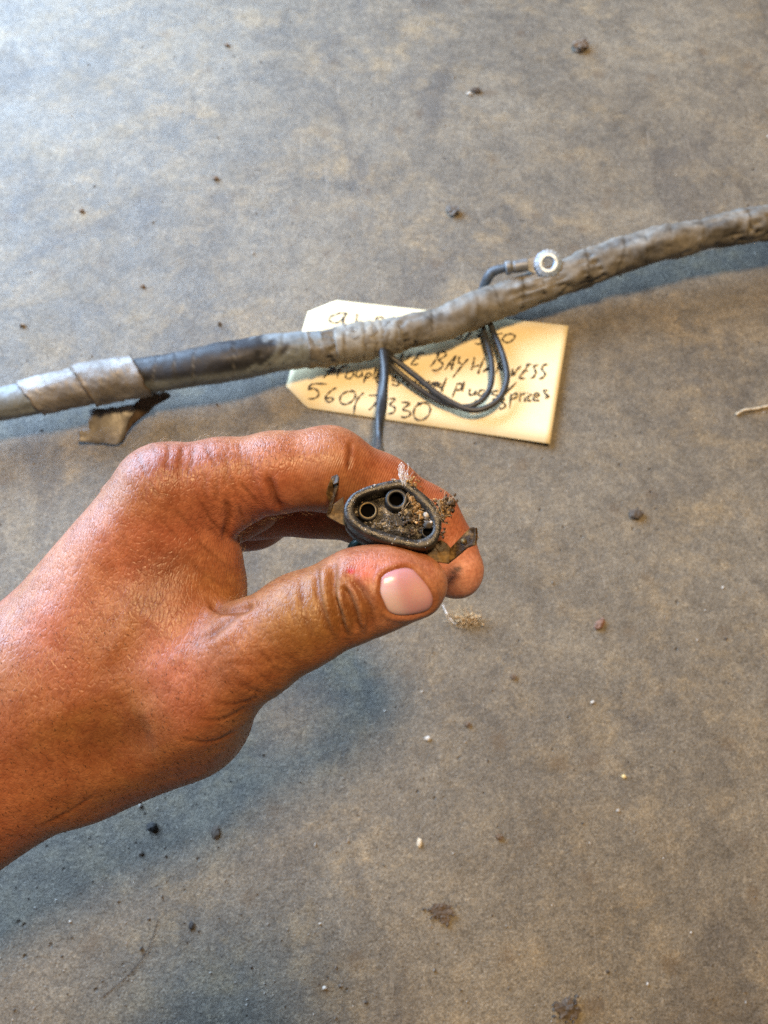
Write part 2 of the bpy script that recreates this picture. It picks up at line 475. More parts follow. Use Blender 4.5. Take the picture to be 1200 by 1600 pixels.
for i in range(70):                              # fine knuckle lines
    cx, cy = RNG.uniform(195, 420), RNG.uniform(696, 850)
    if cy > 760 + (cx - 195) * 0.55: continue
    a = 1.25 + RNG.normal(0, 0.35) - (cx - 195) / 900; L = RNG.uniform(12, 30); wv = RNG.normal(0, 3)
    stroke([(cx - L * math.cos(a), cy - L * math.sin(a)), (cx + wv, cy + wv * 0.3), (cx + L * math.cos(a), cy + L * math.sin(a))], 2.3, RNG.uniform(0.05, 0.13))
for i in range(46):                              # fine lines over the thumb base joint
    cx, cy = RNG.uniform(330, 470), RNG.uniform(985, 1090)
    a = RNG.choice([0.5, 1.2, -0.4]) + RNG.normal(0, 0.25); L = RNG.uniform(8, 22)
    stroke([(cx - L * math.cos(a), cy - L * math.sin(a)), (cx, cy), (cx + L * math.cos(a), cy + L * math.sin(a))], 2.3, RNG.uniform(0.05, 0.12))
# raised tendons, knuckle and hollows under the skin
stroke([(222, 762), (170, 845), (110, 935), (60, 1010)], 34, -0.9, dmax=240)
stroke([(330, 1005), (250, 1045), (150, 1090), (40, 1150)], 24, -0.6)
stroke([(285, 850), (245, 920), (225, 970)], 36, 0.35)
stroke([(240, 1140), (180, 1165), (120, 1180)], 34, 1.3)
stroke([(390, 1060), (300, 1150), (200, 1215), (110, 1240)], 26, -0.8)
stroke([(205, 905), (196, 980), (160, 1040)], 14, -0.35)
stroke([(235, 720), (262, 712), (285, 716)], 22, -0.7, dmax=230)
# nail bed
NAIL = np.array([(594, 915), (597, 901), (611, 892), (631, 887), (645, 890), (656, 901), (669, 917), (676, 932), (675, 945), (667, 954),
                 (645, 960), (622, 961), (607, 955), (599, 940), (594, 927)], float)
NL = catmull(NAIL, 120, closed=True)
def inside(px, poly):
    x, y = px[:, 0], px[:, 1]; c = np.zeros(len(px), bool); j = len(poly) - 1
    for i in range(len(poly)):
        xi, yi = poly[i]; xj, yj = poly[j]
        c ^= ((yi > y) != (yj > y)) & (x < (xj - xi) * (y - yi) / (yj - yi + 1e-12) + xi); j = i
    return c
mN = np.nonzero((np.abs(PX - [635, 924]) < 75).all(1) & (FACE > 0) & (hv[:, 2] < 195))[0]
dN = np.min(np.linalg.norm(PX[mN][:, None] - NL[None], axis=2), axis=1)
sN = np.where(inside(PX[mN], NL), -dN, dN)
DISP[mN] += -0.55 / (1 + np.exp(sN / 1.8)) + 0.45 * np.exp(-((sN - 6) / 5.5) ** 2) - 0.15 * np.exp(-(sN / 2.0) ** 2)
CREASE[mN] = np.maximum(CREASE[mN], 0.5 * np.exp(-((sN - 0.5) / 1.6) ** 2))
# broad unevenness
def nz(p, s, seed=0.0):
    o = Vector((seed, seed * 2.1, seed * 0.7))
    return np.array([mnoise.noise(Vector(q) * s + o) for q in p])
vis = np.nonzero((FACE > -0.1) & (PX[:, 0] > -60))[0]
low = nz(hv[vis], 0.055, 3.1); mid = nz(hv[vis], 0.22, 9.4)
DISP[vis] += 0.35 * low + 0.10 * mid
hv2 = hv + hn * DISP[:, None]

# --- skin colour: tan dorsum, pinker finger pads, stained thumb, marks
col = np.tile([0.375, 0.155, 0.080], (len(hv), 1))
def blend(c, w):
    global col
    col = col * (1 - w[:, None]) + np.asarray(c) * w[:, None]
def spot(px, py, rx, ry, c, a=1.0, rot=0.0, dmax=230, p=2):
    d = PX - [px, py]; cs, sn = math.cos(rot), math.sin(rot)
    u = (d[:, 0] * cs + d[:, 1] * sn) / rx; v = (-d[:, 0] * sn + d[:, 1] * cs) / ry
    blend(c, a * np.exp(-(u * u + v * v) ** (p / 2)) * ((hv[:, 2] < dmax) & (FACE > -0.2)))
lowf = np.zeros(len(hv)); lowf[vis] = low; midf = np.zeros(len(hv)); midf[vis] = mid
blend((0.43, 0.145, 0.095), np.clip(lowf * 1.4, 0, 0.7))
blend((0.33, 0.155, 0.062), np.clip(-lowf * 1.4, 0, 0.7))
blend((0.30, 0.11, 0.058), np.clip(midf * 1.2, 0, 0.4))
spot(262, 725, 75, 38, (0.27, 0.088, 0.055), 0.75)
spot(470, 960, 130, 75, (0.30, 0.145, 0.040), 0.85, -0.4, 200)
spot(600, 880, 60, 24, (0.44, 0.155, 0.090), 0.8, 0, 200)
spot(570, 895, 20, 18, (0.55, 0.13, 0.08), 0.7, 0, 200)
spot(628, 968, 55, 14, (0.60, 0.27, 0.18), 0.7, -0.2, 200)
spot(690, 915, 22, 40, (0.44, 0.19, 0.085), 0.6, 0.3, 200)
spot(450, 720, 120, 60, (0.43, 0.175, 0.092), 0.5, 0, 225)
spot(620, 745, 90, 40, (0.43, 0.155, 0.080), 0.6, 0.5, 235)
spot(722, 898, 44, 42, (0.78, 0.42, 0.33), 0.9, 0, 260)
spot(700, 840, 40, 60, (0.52, 0.19, 0.10), 0.5, 0, 260)
spot(400, 850, 60, 45, (0.56, 0.22, 0.16), 0.5, 0, 290)
spot(365, 800, 40, 40, (0.55, 0.23, 0.13), 0.5, 0, 225)
spot(120, 880, 90, 60, (0.53, 0.235, 0.145), 0.5, -0.9, 240)
spot(30, 1260, 120, 70, (0.47, 0.185, 0.085), 0.5, 0, 240)
blend((0.17, 0.058, 0.026), np.clip(CREASE, 0, 1) * 0.6)  # shade of the folds and nail groove put into the skin colour
spot(548, 893, 5.2, 4.2, (0.48, 0.0, 0.0), 1.0, 0, 200)
for x, y, rx, ry in ((708, 894, 4, 2), (714, 891, 3.5, 2.2), (718, 888, 2.5, 3), (712, 888, 3, 1.6)):
    spot(x, y, rx, ry, (0.05, 0.06, 0.065), 0.8, 0.3, 260)
for x, y, r in ((309, 1008, 2.6), (648, 742, 3), (655, 752, 2.4), (690, 745, 2.2), (660, 765, 2), (600, 700, 2.4)):
    spot(x, y, r, r, (0.10, 0.05, 0.03), 0.75)
spot(655, 770, 30, 12, (0.30, 0.12, 0.06), 0.35, 0.6, 235)
spot(520, 975, 90, 30, (0.20, 0.10, 0.035), 0.5, -0.4, 200)
spot(690, 925, 14, 34, (0.24, 0.10, 0.045), 0.55, 0.3, 200)
ridge = np.exp(-(((PX[:, 0] - 620) / 130) ** 2 + ((PX[:, 1] - 765) / 75) ** 2) ** 2) + np.exp(-(((PX[:, 0] - 490) / 60) ** 2 + ((PX[:, 1] - 765) / 40) ** 2))
ridge = np.clip(ridge, 0, 1) * (hv[:, 2] > 190) * (PX[:, 1] < 862)
wr = np.clip(1.0 - ridge, 0, 1) * (1 - 0.75 * np.exp(-(((PX[:, 0] - 640) / 75) ** 2 + ((PX[:, 1] - 915) / 60) ** 2)))
wr[(PX[:, 0] > 690) & (PX[:, 1] > 850)] *= 0.3

def mat_skin():
    k = NT('weathered_skin')
    colr = k.attr('Col').outputs['Color']
    n = k.noise(900, 4, 0.6); n2 = k.noise(220, 4, 0.6)
    c = k.mix(1.0, colr, k.ramp(n, [(0.3, (0.78, 0.72, 0.70)), (0.7, (1.16, 1.16, 1.16))]), 'MULTIPLY')
    c = k.mix(1.0, c, k.ramp(n2, [(0.32, (0.86, 0.76, 0.72)), (0.68, (1.10, 1.12, 1.10))]), 'MULTIPLY')
    k.color(c)
    k.set(Subsurface_Weight=0.09, Subsurface_Scale=0.0022, Specular_IOR_Level=0.5, IOR=1.42)
    k.bsdf.inputs['Subsurface Radius'].default_value = (1.0, 0.38, 0.2)
    k.rough(k.ramp(n2, [(0.3, (0.33, 0.33, 0.33)), (0.7, (0.48, 0.48, 0.48))]))
    wrk = k.attr('wrinkle').outputs['Fac']; rdg = k.attr('ridge').outputs['Fac']
    wob = k.noise(180, 3, 0.6)
    def lines(scale, rot, stretch):
        m = k.n('ShaderNodeMapping'); m.inputs['Scale'].default_value = (1, stretch, 1); m.inputs['Rotation'].default_value = (0, 0, rot)
        add = k.n('ShaderNodeVectorMath', operation='MULTIPLY_ADD'); cmb = k.n('ShaderNodeCombineXYZ')
        k.l(wob, cmb.inputs[0]); k.l(wob, cmb.inputs[1]); k.l(cmb.outputs[0], add.inputs[0]); add.inputs[1].default_value = (0.0016,) * 3
        k.l(k.tc.outputs['Object'], add.inputs[2]); k.l(add.outputs[0], m.inputs[0])
        return k.voro(scale, 'DISTANCE_TO_EDGE', m.outputs[0])
    h1 = k.math('MULTIPLY', k.ramp(lines(950, 0.75, 0.33), [(0.0, (0, 0, 0)), (0.14, (1, 1, 1))]), wrk)
    h2 = k.math('MULTIPLY', k.ramp(lines(1500, -0.55, 0.45), [(0.0, (0, 0, 0)), (0.18, (1, 1, 1))]), wrk)
    w = k.n('ShaderNodeTexWave', wave_type='BANDS', bands_direction='X')
    w.inputs['Scale'].default_value = 560; w.inputs['Distortion'].default_value = 2.2; w.inputs['Detail'].default_value = 1.5; w.inputs['Detail Scale'].default_value = 0.25
    k.l(k.mapping(rot=(0, 0, 0.35)), w.inputs['Vector'])
    hr = k.math('MULTIPLY', w.outputs['Fac'], rdg)
    b = k.bump(h1, 0.42, 0.00015)
    b = k.bump(h2, 0.28, 0.00009, b)
    b = k.bump(n, 0.45, 0.00016, b)
    b = k.bump(hr, 0.35, 0.00016, b)
    k.normal(b)
    return k.m
skin = mat_skin()
hand = obj('hand', c2w(hv2), hf, skin)
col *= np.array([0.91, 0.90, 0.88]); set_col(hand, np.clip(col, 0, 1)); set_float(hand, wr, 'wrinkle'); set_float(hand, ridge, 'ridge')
tag(hand, 'tanned bare left hand pinching a black plug between thumb and forefinger', 'hand')

# --- thumb nail: a curved plate laid over the nail bed
def ray_thumb(px, off):
    nodes = N['thumb']
    d0 = np.full(len(px), 165.0)
    for _ in range(60):
        p = np.stack([(px[:, 0] - 600) / FPX * d0, (800 - px[:, 1]) / FPX * d0, d0], 1)
        d0 = d0 + (chain(p, nodes, 6) - off) * 0.8
    return p
ctr = NL.mean(0)
rings = [ctr + (NL - ctr) * s for s in (0.04, 0.2, 0.36, 0.52, 0.66, 0.78, 0.87, 0.94, 0.98, 1.0, 1.015)]
offs = [0.32, 0.32, 0.31, 0.30, 0.28, 0.26, 0.22, 0.16, 0.06, -0.10, -0.55]
NV, NF = loft([c2w(ray_thumb(r, o)) for r, o in zip(rings, offs)], cap0=True, cap1=False)
nail_px = np.vstack(rings)
ncol = np.tile([0.56, 0.30, 0.37], (len(nail_px), 1))
lun = 1 / (1 + np.exp(((nail_px[:, 0] - 622) - ((nail_px[:, 1] - 925) * 0.35)) / 4.5))
lun *= 1 / (1 + np.exp(-(nail_px[:, 1] - 912) / 4.0))
ncol = ncol * (1 - 0.85 * lun[:, None]) + np.array([0.66, 0.52, 0.58]) * 0.85 * lun[:, None]
mid_ = np.exp(-(((nail_px[:, 0] - 655) / 16) ** 2 + ((nail_px[:, 1] - 925) / 20) ** 2))[:, None] * 0.55
ncol = ncol * (1 - mid_) + np.array([0.70, 0.45, 0.46]) * mid_
edge = np.repeat([0, 0, 0, 0, 0, 0, .05, .15, .4, .75, .9], 120)[:, None]
ncol = ncol * (1 - edge) + np.array([0.25, 0.11, 0.075]) * edge
kn = NT('nail_plate'); kn.color(kn.attr('Col').outputs['Color']); kn.set(Roughness=0.24, Subsurface_Weight=0.15, Subsurface_Scale=0.001, Specular_IOR_Level=0.5)
kn.normal(kn.bump(kn.noise(300, 3, 0.5, kn.mapping(scale=(0.25, 1.6, 1), rot=(0, 0, 0.3))), 0.25, 0.0003))
nail = obj('thumbnail', NV, NF, kn.m, hand); set_col(nail, np.clip(ncol, 0, 1))

# --- body hair
def hairs(name, region, count, length, rad, direction, mat, dmax=235, lift=0.35):
    m = np.nonzero(region & (FACE > 0.05) & (hv[:, 2] < dmax))[0]
    if not len(m): return
    pick = RNG.choice(m, count)
    parts = []
    for i in pick:
        b = hv2[i]; n = hn[i]
        a = direction + RNG.normal(0, 0.35)
        t = np.array([math.cos(a), -math.sin(a), 0.0]); t -= n * (t @ n); t /= np.linalg.norm(t) + 1e-9
        L = length * RNG.uniform(0.5, 1.3); s = np.cross(n, t)
        crv = RNG.normal(0, 0.25)
        cp = [b - n * 0.1, b + t * L * 0.35 + n * L * lift * 0.5, b + t * L * 0.7 + n * L * lift * 0.7 + s * crv * L * 0.2, b + t * L + n * L * lift * 0.6 + s * crv * L * 0.5]
        V = []
        for j, c in enumerate(cp):
            r = rad * (1 - j / 3.3)
            V += [c + n * r, c + s * r * 0.87 - n * r * 0.5, c - s * r * 0.87 - n * r * 0.5]
        F = [(j * 3 + q, j * 3 + (q + 1) % 3, j * 3 + 3 + (q + 1) % 3, j * 3 + 3 + q) for j in range(3) for q in range(3)]
        parts.append((c2w(np.array(V)), F))
    V, F = join(parts)
    o = obj(name, V, F, mat, hand); o['kind'] = 'stuff'
hair_dark = mat_simple('dark_body_hair', (0.035, 0.018, 0.012), 0.45, bump=0)
hair_pale = mat_simple('sun_bleached_hair', (0.45, 0.33, 0.22), 0.4, bump=0)
x, y = PX[:, 0], PX[:, 1]
back = (x + y > 1010) & (x < 400) & (y > 900) & (x > -60) & (y - 0.55 * x > 830) & ~((x > 320) & (y < 990))
hairs('body_hair', back, 720, 0.75, 0.10, 0.9, hair_dark, lift=0.3)
hairs('body_hair', (x < 130) & (y > 1080) & (x > -60), 150, 1.6, 0.06, 0.7, hair_dark, lift=0.2)
hairs('body_hair', (((x - 435) / 42) ** 2 + ((y - 702) / 20) ** 2 < 1), 95, 0.45, 0.065, 0.6, hair_dark, lift=0.6)
rim = (x > -40) & (x < 480) & (y < 980) & (FACE < 0.45)
hairs('fine_hair', rim, 420, 2.4, 0.03, -0.6, hair_pale, dmax=240, lift=0.8)

# ================================================================== CARD TAG
tag_px = [(525, 469), (481, 487), (447, 603), (480, 637), (859, 693), (888, 509)]
cg = np.array([fl(px, py, 1.2) for px, py in tag_px])
t_u = cg[4] - cg[3]; t_u /= np.linalg.norm(t_u)
x0 = cg[1] @ t_u; x1 = cg[5] @ t_u
def tag_z(p):                                   # the card lifts a little towards its square end
    s = np.clip((p @ t_u - x0) / (x1 - x0), 0, 1)
    return 0.0007 + 0.0030 * s ** 2.0 + 0.0006 * math.sin(s * 7)
def on_tag(px, py, up=0.0):
    z = 1.2
    for _ in range(4):
        p = fl(px, py, z); z = tag_z(p) * 1000
    p = p.copy(); p[2] += up; return p
def mat_card():
    k = NT('manila_card')
    n = k.noise(30, 5, 0.6); n2 = k.noise(700, 3, 0.6)
    c = k.ramp(n, [(0.3, (0.82, 0.69, 0.42)), (0.6, (0.87, 0.76, 0.49)), (0.8, (0.89, 0.79, 0.54))])
    c = k.mix(0.5, c, k.ramp(n2, [(0.3, (0.93, 0.92, 0.9)), (0.7, (1.03, 1.03, 1.03))]), 'MULTIPLY')
    st = k.ramp(k.voro(24), [(0.03, (1, 1, 1)), (0.07, (0, 0, 0))])
    c = k.mix(k.math('MULTIPLY', st, 0.35), c, (0.45, 0.28, 0.12))
    k.color(c); k.set(Roughness=0.7, Specular_IOR_Level=0.3)
    k.normal(k.bump(n2, 0.3, 0.0001)); return k.m
def poly_at(a, b, n): return [a + (b - a) * i / n for i in range(n)]
bm = bmesh.new()
oc = np.array(tag_px, float)
# strips across the card between its two long sides
def side(u, top):
    pts = [oc[1], oc[0], oc[5]] if top else [oc[2], oc[3], oc[4]]
    xs = [fl(*q, 1.2) @ t_u for q in pts]
    q = np.array([np.interp(u, xs, [p[0] for p in pts]), np.interp(u, xs, [p[1] for p in pts])])
    return q
us_t = [fl(*q, 1.2) @ t_u for q in (oc[1], oc[0], oc[5])]; us_b = [fl(*q, 1.2) @ t_u for q in (oc[2], oc[3], oc[4])]
rows = []
NU = 48
for i in range(NU + 1):
    f = i / NU
    ut = np.interp(f, [0, 0.1, 1], us_t); ub = np.interp(f, [0, 0.1, 1], us_b)
    a, b = side(ut, True), side(ub, False)
    rows.append([on_tag(*(a + (b - a) * j / 8)) for j in range(9)])
V = np.array(rows).reshape(-1, 3); F = [(i * 9 + j, i * 9 + j + 1, (i + 1) * 9 + j + 1, (i + 1) * 9 + j) for i in range(NU) for j in range(8)]
card = obj('card_tag', V, F, mat_card())
sol = card.modifiers.new('thick', 'SOLIDIFY'); sol.thickness = 0.0005; sol.offset = -1
tag(card, 'cream card tag with black handwriting lying under the taped harness', 'tag')

A1 = lambda L: [(440 + x / 5, 460 + y / 5) for x, y in L]
A2 = lambda L: [(660 + x / 5, 480 + y / 5) for x, y in L]
S = []
for L in ([(515, 150), (470, 145), (400, 165), (372, 190), (385, 215), (430, 222), (470, 200), (495, 160), (512, 148)], [(497, 155), (482, 210), (466, 268)],
          [(590, 150), (580, 240), (573, 300)], [(728, 215), (745, 185), (775, 178), (800, 192), (803, 215), (785, 245), (745, 252), (728, 215)],
          [(950, 455), (930, 500), (945, 520), (975, 508), (1010, 460)], [(1065, 452), (1113, 458)], [(1075, 458), (1035, 515), (1008, 545)], [(1008, 545), (1045, 550), (1068, 540)], [(1045, 498), (1080, 503)],
          [(372, 545), (385, 612)], [(438, 545), (325, 655)], [(333, 597), (425, 602)], [(362, 560), (430, 592)],
          [(450, 575), (434, 655)], [(443, 600), (475, 562), (518, 557)], [(548, 600), (512, 615), (500, 645), (520, 660), (552, 645), (562, 612), (540, 600)],
          [(592, 605), (580, 640), (605, 646), (632, 608)], [(632, 608), (630, 648)], [(668, 610), (640, 692)], [(665, 625), (690, 613), (697, 638), (658, 656)],
          [(737, 568), (714, 668)], [(738, 655), (768, 640), (768, 622), (748, 628), (735, 660), (752, 690), (778, 680)],
          [(910, 650), (872, 650), (865, 670), (905, 685), (922, 702), (892, 714), (862, 702)], [(985, 632), (938, 692)], [(1000, 668), (975, 720)], [(1015, 690), (1050, 680), (1035, 725)],
          [(1068, 700), (1100, 705), (1085, 735)], [(1125, 690), (1155, 682), (1140, 705)], [(1160, 695), (1195, 700)],
          [(357, 700), (240, 702), (205, 747)], [(205, 747), (250, 735), (287, 762), (286, 795), (250, 815), (205, 816)],
          [(427, 729), (380, 760), (345, 800), (345, 830), (375, 842), (402, 825), (390, 807), (348, 816)],
          [(562, 757), (500, 765), (460, 800), (460, 845), (500, 860), (550, 835), (577, 795), (565, 760), (542, 752)],
          [(643, 768), (600, 810), (575, 860), (563, 938)], [(680, 790), (752, 795), (735, 850), (680, 907)],
          [(835, 815), (887, 820), (842, 865), (882, 882), (877, 920), (828, 937)], [(935, 845), (1002, 850), (945, 900), (995, 913), (1002, 945), (960, 962), (930, 955)],
          [(1100, 852), (1050, 875), (1030, 930), (1050, 975), (1100, 981), (1147, 945), (1160, 890), (1130, 850), (1058, 850)]):
    S.append(A1(L))
for L in ([(240, 230), (268, 245), (298, 232), (302, 205)], [(382, 185), (300, 286)], [(425, 190), (470, 180), (455, 212), (428, 222), (465, 240), (470, 265), (440, 290), (408, 280)],
          [(560, 215), (628, 206)], [(565, 215), (548, 245), (585, 250), (588, 275), (550, 290)],
          [(640, 268), (625, 250), (650, 220), (695, 210), (722, 225), (712, 250), (680, 275), (645, 276), (630, 262)],
          [(132, 365), (85, 440), (58, 466)], [(108, 372), (150, 350), (187, 362), (170, 390), (120, 415)], [(120, 415), (157, 440), (150, 470), (110, 496), (72, 490)],
          [(175, 492), (225, 420), (267, 378)], [(267, 378), (238, 435), (225, 496)], [(195, 452), (252, 445)], [(290, 385), (283, 430), (312, 447)], [(357, 405), (300, 470), (238, 550)],
          [(407, 393), (395, 450), (380, 492)], [(482, 398), (452, 470), (432, 524)], [(388, 470), (445, 455)], [(470, 512), (520, 460), (552, 428)], [(552, 432), (545, 517)], [(495, 492), (548, 480)],
          [(602, 428), (573, 522)], [(598, 435), (640, 420), (652, 442), (608, 472), (632, 505)], [(690, 545), (705, 480)], [(705, 480), (708, 540)], [(708, 540), (738, 490), (772, 458)],
          [(832, 440), (795, 500), (755, 552), (802, 557)], [(808, 452), (852, 445)], [(785, 500), (828, 498)], [(905, 450), (870, 465), (884, 508), (868, 545), (842, 558)], [(978, 443), (940, 460), (933, 490), (957, 520), (940, 550), (908, 562)],
          [(15, 590), (50, 600)], [(95, 588), (72, 598), (92, 612)], [(90, 612), (122, 600), (126, 588), (100, 594), (95, 616), (128, 620)], [(150, 598), (125, 612), (138, 632), (162, 610)], [(187, 553), (162, 620), (150, 662)],
          [(275, 592), (233, 702)], [(275, 602), (307, 600), (300, 640), (262, 652)], [(328, 578), (305, 662)], [(370, 640), (365, 680), (395, 686), (417, 653)], [(417, 653), (416, 692)],
          [(487, 650), (455, 650), (435, 680), (460, 695), (490, 662)], [(490, 662), (480, 710), (450, 741), (408, 730)], [(592, 653), (555, 660), (545, 680), (587, 695), (575, 720), (538, 720)],
          [(733, 588), (617, 703)], [(645, 718), (610, 735), (647, 760), (632, 790), (598, 796)], [(692, 680), (678, 792)], [(692, 692), (732, 675), (737, 700), (690, 726)],
          [(766, 668), (758, 742)], [(765, 692), (802, 670)], [(803, 702), (798, 742)], [(818, 668), (820, 674)], [(853, 680), (825, 700), (824, 730), (852, 730)],
          [(880, 708), (908, 690), (896, 670), (872, 690), (870, 730), (912, 728)], [(978, 650), (947, 655), (960, 680), (987, 695), (953, 714)]):
    S.append(A2(L))
parts = []
for q, L in enumerate(S):
    L = np.array(L, float)
    L = catmull(L, max(6, len(L) * 5)) if len(L) > 2 else np.linspace(L[0], L[1], 5)
    pts = np.array([on_tag(px, py, 0.0) for px, py in L])
    T = np.gradient(pts, axis=0); T /= np.linalg.norm(T, axis=1)[:, None] + 1e-12
    B = np.cross(T, (0, 0, 1)); k = len(pts)
    w = 0.00060 * (0.85 + 0.3 * np.sin(np.arange(k) * 0.9 + q)); w[0] *= 0.6; w[-1] *= 0.5
    v = np.vstack([pts + B * w[:, None], pts - B * w[:, None]]); v[:, 2] += 0.00012 + 0.000004 * q
    parts.append((v, [(i, i + 1, k + i + 1, k + i) for i in range(k - 1)]))
V, F = join(parts)
ink = mat_simple('marker_ink', (0.008, 0.008, 0.010), 0.55, nvar=0.5, bump=0)
o = obj('handwriting', V, F, ink, card, smooth=False); o['kind'] = 'stuff'
o['label'] = 'black handwritten letters and numbers'

# ================================================================== WIRING HARNESS
hx = [(-620, 735, 25), (-380, 700, 25), (-140, 657, 25), (-60, 642, 25), (20, 628, 25), (85, 613, 26), (178, 594, 26), (260, 582, 27), (350, 566, 30), (430, 552, 29), (500, 544, 27), (560, 535, 27), (600, 528, 26), (640, 518, 26),
      (690, 505, 26), (740, 486, 27), (790, 467, 26), (850, 446, 25), (910, 422, 25), (970, 400, 25), (1030, 381, 25), (1100, 366, 23), (1160, 354, 24), (1230, 342, 25), (1330, 325, 25), (1500, 300, 25), (1700, 272, 25)]
ctr_pts = []
for px, py, r in hx:
    d = fdepth(px, py, 10); rm = r * d / FPX
    lift = 5.0 + 16.0 * max(0, min(1, (px - 780) / 260)) + 9.0 * max(0, min(1, (480 - px) / 140))
    ctr_pts.append([*fl(px, py, rm + lift), rm / 1000])
hp = catmull(np.array(ctr_pts), 820)
h_path, h_rad = hp[:, :3], hp[:, 3]
h_s = np.r_[0, np.cumsum(np.linalg.norm(np.diff(h_path, axis=0), axis=1))]
def proj_px(w):
    c = (np.asarray(w) * 1000 - CO) @ BASIS.T
    return to_px(c)
h_px = proj_px(h_path)[:, 0]
root = empty('wiring_harness', tuple(h_path[410] * [1, 1, 0]))
tag(root, 'long grey taped wiring harness lying across the concrete floor', 'wiring harness')
def sect(xa, xb): return int(np.argmin(np.abs(h_px - xa))), int(np.argmin(np.abs(h_px - xb))) + 1
def warp(s, seed):
    return s + 5.0 * np.sin(s * 0.075 + seed) + 3.0 * np.sin(s * 0.19 + 2.3 * seed)
def wrap_profile(i0, pitch, step, lump_amp, seed, hand_=1):
    def prof(i, a):
        s = h_s[i0 + i] * 1000
        ph = (warp(s, seed) / pitch + hand_ * a / (2 * math.pi) * 1.0) % 1.0
        saw = (ph - 0.5) * step - 0.9 * step * np.exp(-((ph - 0.02) / 0.05) ** 2) - 0.9 * step * np.exp(-((ph - 1.0) / 0.03) ** 2)
        n = np.array([mnoise.noise(Vector((s * 0.06, math.cos(t) * 1.2 + seed, math.sin(t) * 1.2))) + 0.5 * mnoise.noise(Vector((s * 0.22, math.cos(t) * 2.4 + seed, math.sin(t) * 2.4))) for t in a])
        w = np.array([mnoise.noise(Vector((s * 0.03, 3.2 * math.cos(t) + s * 0.02, 3.2 * math.sin(t) + seed))) for t in a])
        return 1 + saw + lump_amp * n - lump_amp * 1.5 * np.exp(-(w / 0.06) ** 2) * np.clip(np.sin(s * 0.05 + seed) + 0.5, 0, 1)
    return prof
def mat_tape(name, lo, hi, rough, weave=True):
    k = NT(name)
    c0 = k.attr('Col').outputs['Color']
    n = k.noise(70, 6, 0.68, None, 0.8); n2 = k.noise(600, 4, 0.6)
    c = k.mix(1.0, c0, k.ramp(n, [(0.34, (lo, lo, lo)), (0.50, (1, 1, 1)), (0.66, (hi, hi, hi))]), 'MULTIPLY')
    c = k.mix(0.7, c, k.ramp(n2, [(0.3, (0.75, 0.75, 0.75)), (0.7, (1.2, 1.2, 1.2))]), 'MULTIPLY')
    dk = k.ramp(k.noise(45, 6, 0.75, k.mapping(scale=(0.5, 1.6, 1), rot=(0, 0, -0.3)), 1.5), [(0.58, (0, 0, 0)), (0.66, (1, 1, 1))])
    c = k.mix(k.math('MULTIPLY', dk, 0.55), c, (0.055, 0.05, 0.045))
    k.color(c); k.rough(k.ramp(n, [(0.3, (rough - .12,) * 3), (0.7, (rough + .12,) * 3)])); k.set(Specular_IOR_Level=0.45)
    b = k.bump(n, 0.35, 0.0012); b = k.bump(n2, 0.5, 0.0002, b); k.normal(b); return k.m
tape_mat = mat_tape('dusty_cloth_tape', 0.62, 1.35, 0.6)
vinyl_mat = mat_tape('dusty_vinyl_tape', 0.75, 1.2, 0.55)
def section(name, xa, xb, pitch, step, lump_amp, seed, mat, colfn, rscale=1.0, n=48, label=None):
    a, b = sect(xa, xb)
    V, F = tube(h_path[a:b], h_rad[a:b] * rscale, n, prof=wrap_profile(a, pitch, step, lump_amp, seed))
    o = obj(name, V, F, mat)
    ang = np.tile(np.linspace(0, 2 * math.pi, n, endpoint=False), b - a)
    ss = np.repeat(h_s[a:b] * 1000, n); pxs = np.repeat(h_px[a:b], n)
    set_col(o, np.clip(colfn(ang, ss, pxs, seed), 0, 1))
    attach(o, root)
    if label: o['label'] = label
    return o
def seam(ang, ss, pitch, seed, wd=0.035):
    ph = (warp(ss, seed) / pitch + ang / (2 * math.pi)) % 1.0
    return np.clip(0.70 + 0.6 * np.sin(ss * 0.31 + ang * 2 + seed), 0, 1) * np.exp(-((np.minimum(ph, 1 - ph)) / wd) ** 2)
# angle: 0 is the top of the tube; the side towards the viewer is at -pi/2 or +pi/2 depending on the frame
def near_side(ang):
    return np.sin(ang) * SIDE
bvec = np.cross(np.gradient(h_path, axis=0)[400], (0, 0, 1)); SIDE = 1.0 if np.cross(np.gradient(h_path, axis=0)[400], (0, 0, 1))[1] < 0 else -1.0
def col_grey(ang, ss, pxs, seed):
    c = np.tile([0.175, 0.163, 0.142], (len(ang), 1))
    up = np.clip(np.cos(ang), 0, 1)[:, None]
    dark = np.clip(np.array([mnoise.noise(Vector((s * 0.045, a * 0.9, 5.0))) for s, a in zip(ss, ang)]) * 3.0 - 0.35, 0, 1)[:, None]
    c = c * (1 - 0.75 * dark) + np.array([0.075, 0.073, 0.07]) * 0.75 * dark
    w = seam(ang, ss, 19.0, seed, 0.026)[:, None] * 0.95
    return c * (1 - w) + np.array([0.04, 0.036, 0.03]) * w
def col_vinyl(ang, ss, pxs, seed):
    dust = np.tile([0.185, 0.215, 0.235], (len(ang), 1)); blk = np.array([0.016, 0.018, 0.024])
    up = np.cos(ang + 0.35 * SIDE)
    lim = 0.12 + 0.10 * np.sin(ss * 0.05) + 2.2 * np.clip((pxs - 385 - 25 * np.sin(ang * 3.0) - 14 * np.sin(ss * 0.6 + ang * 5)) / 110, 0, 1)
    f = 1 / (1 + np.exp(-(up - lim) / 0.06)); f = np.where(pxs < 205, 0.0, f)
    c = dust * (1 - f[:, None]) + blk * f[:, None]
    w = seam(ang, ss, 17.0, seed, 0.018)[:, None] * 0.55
    return c * (1 - w) + np.array([0.22, 0.22, 0.21]) * w * f[:, None] + np.array([0.12, 0.12, 0.12]) * w * (1 - f[:, None])
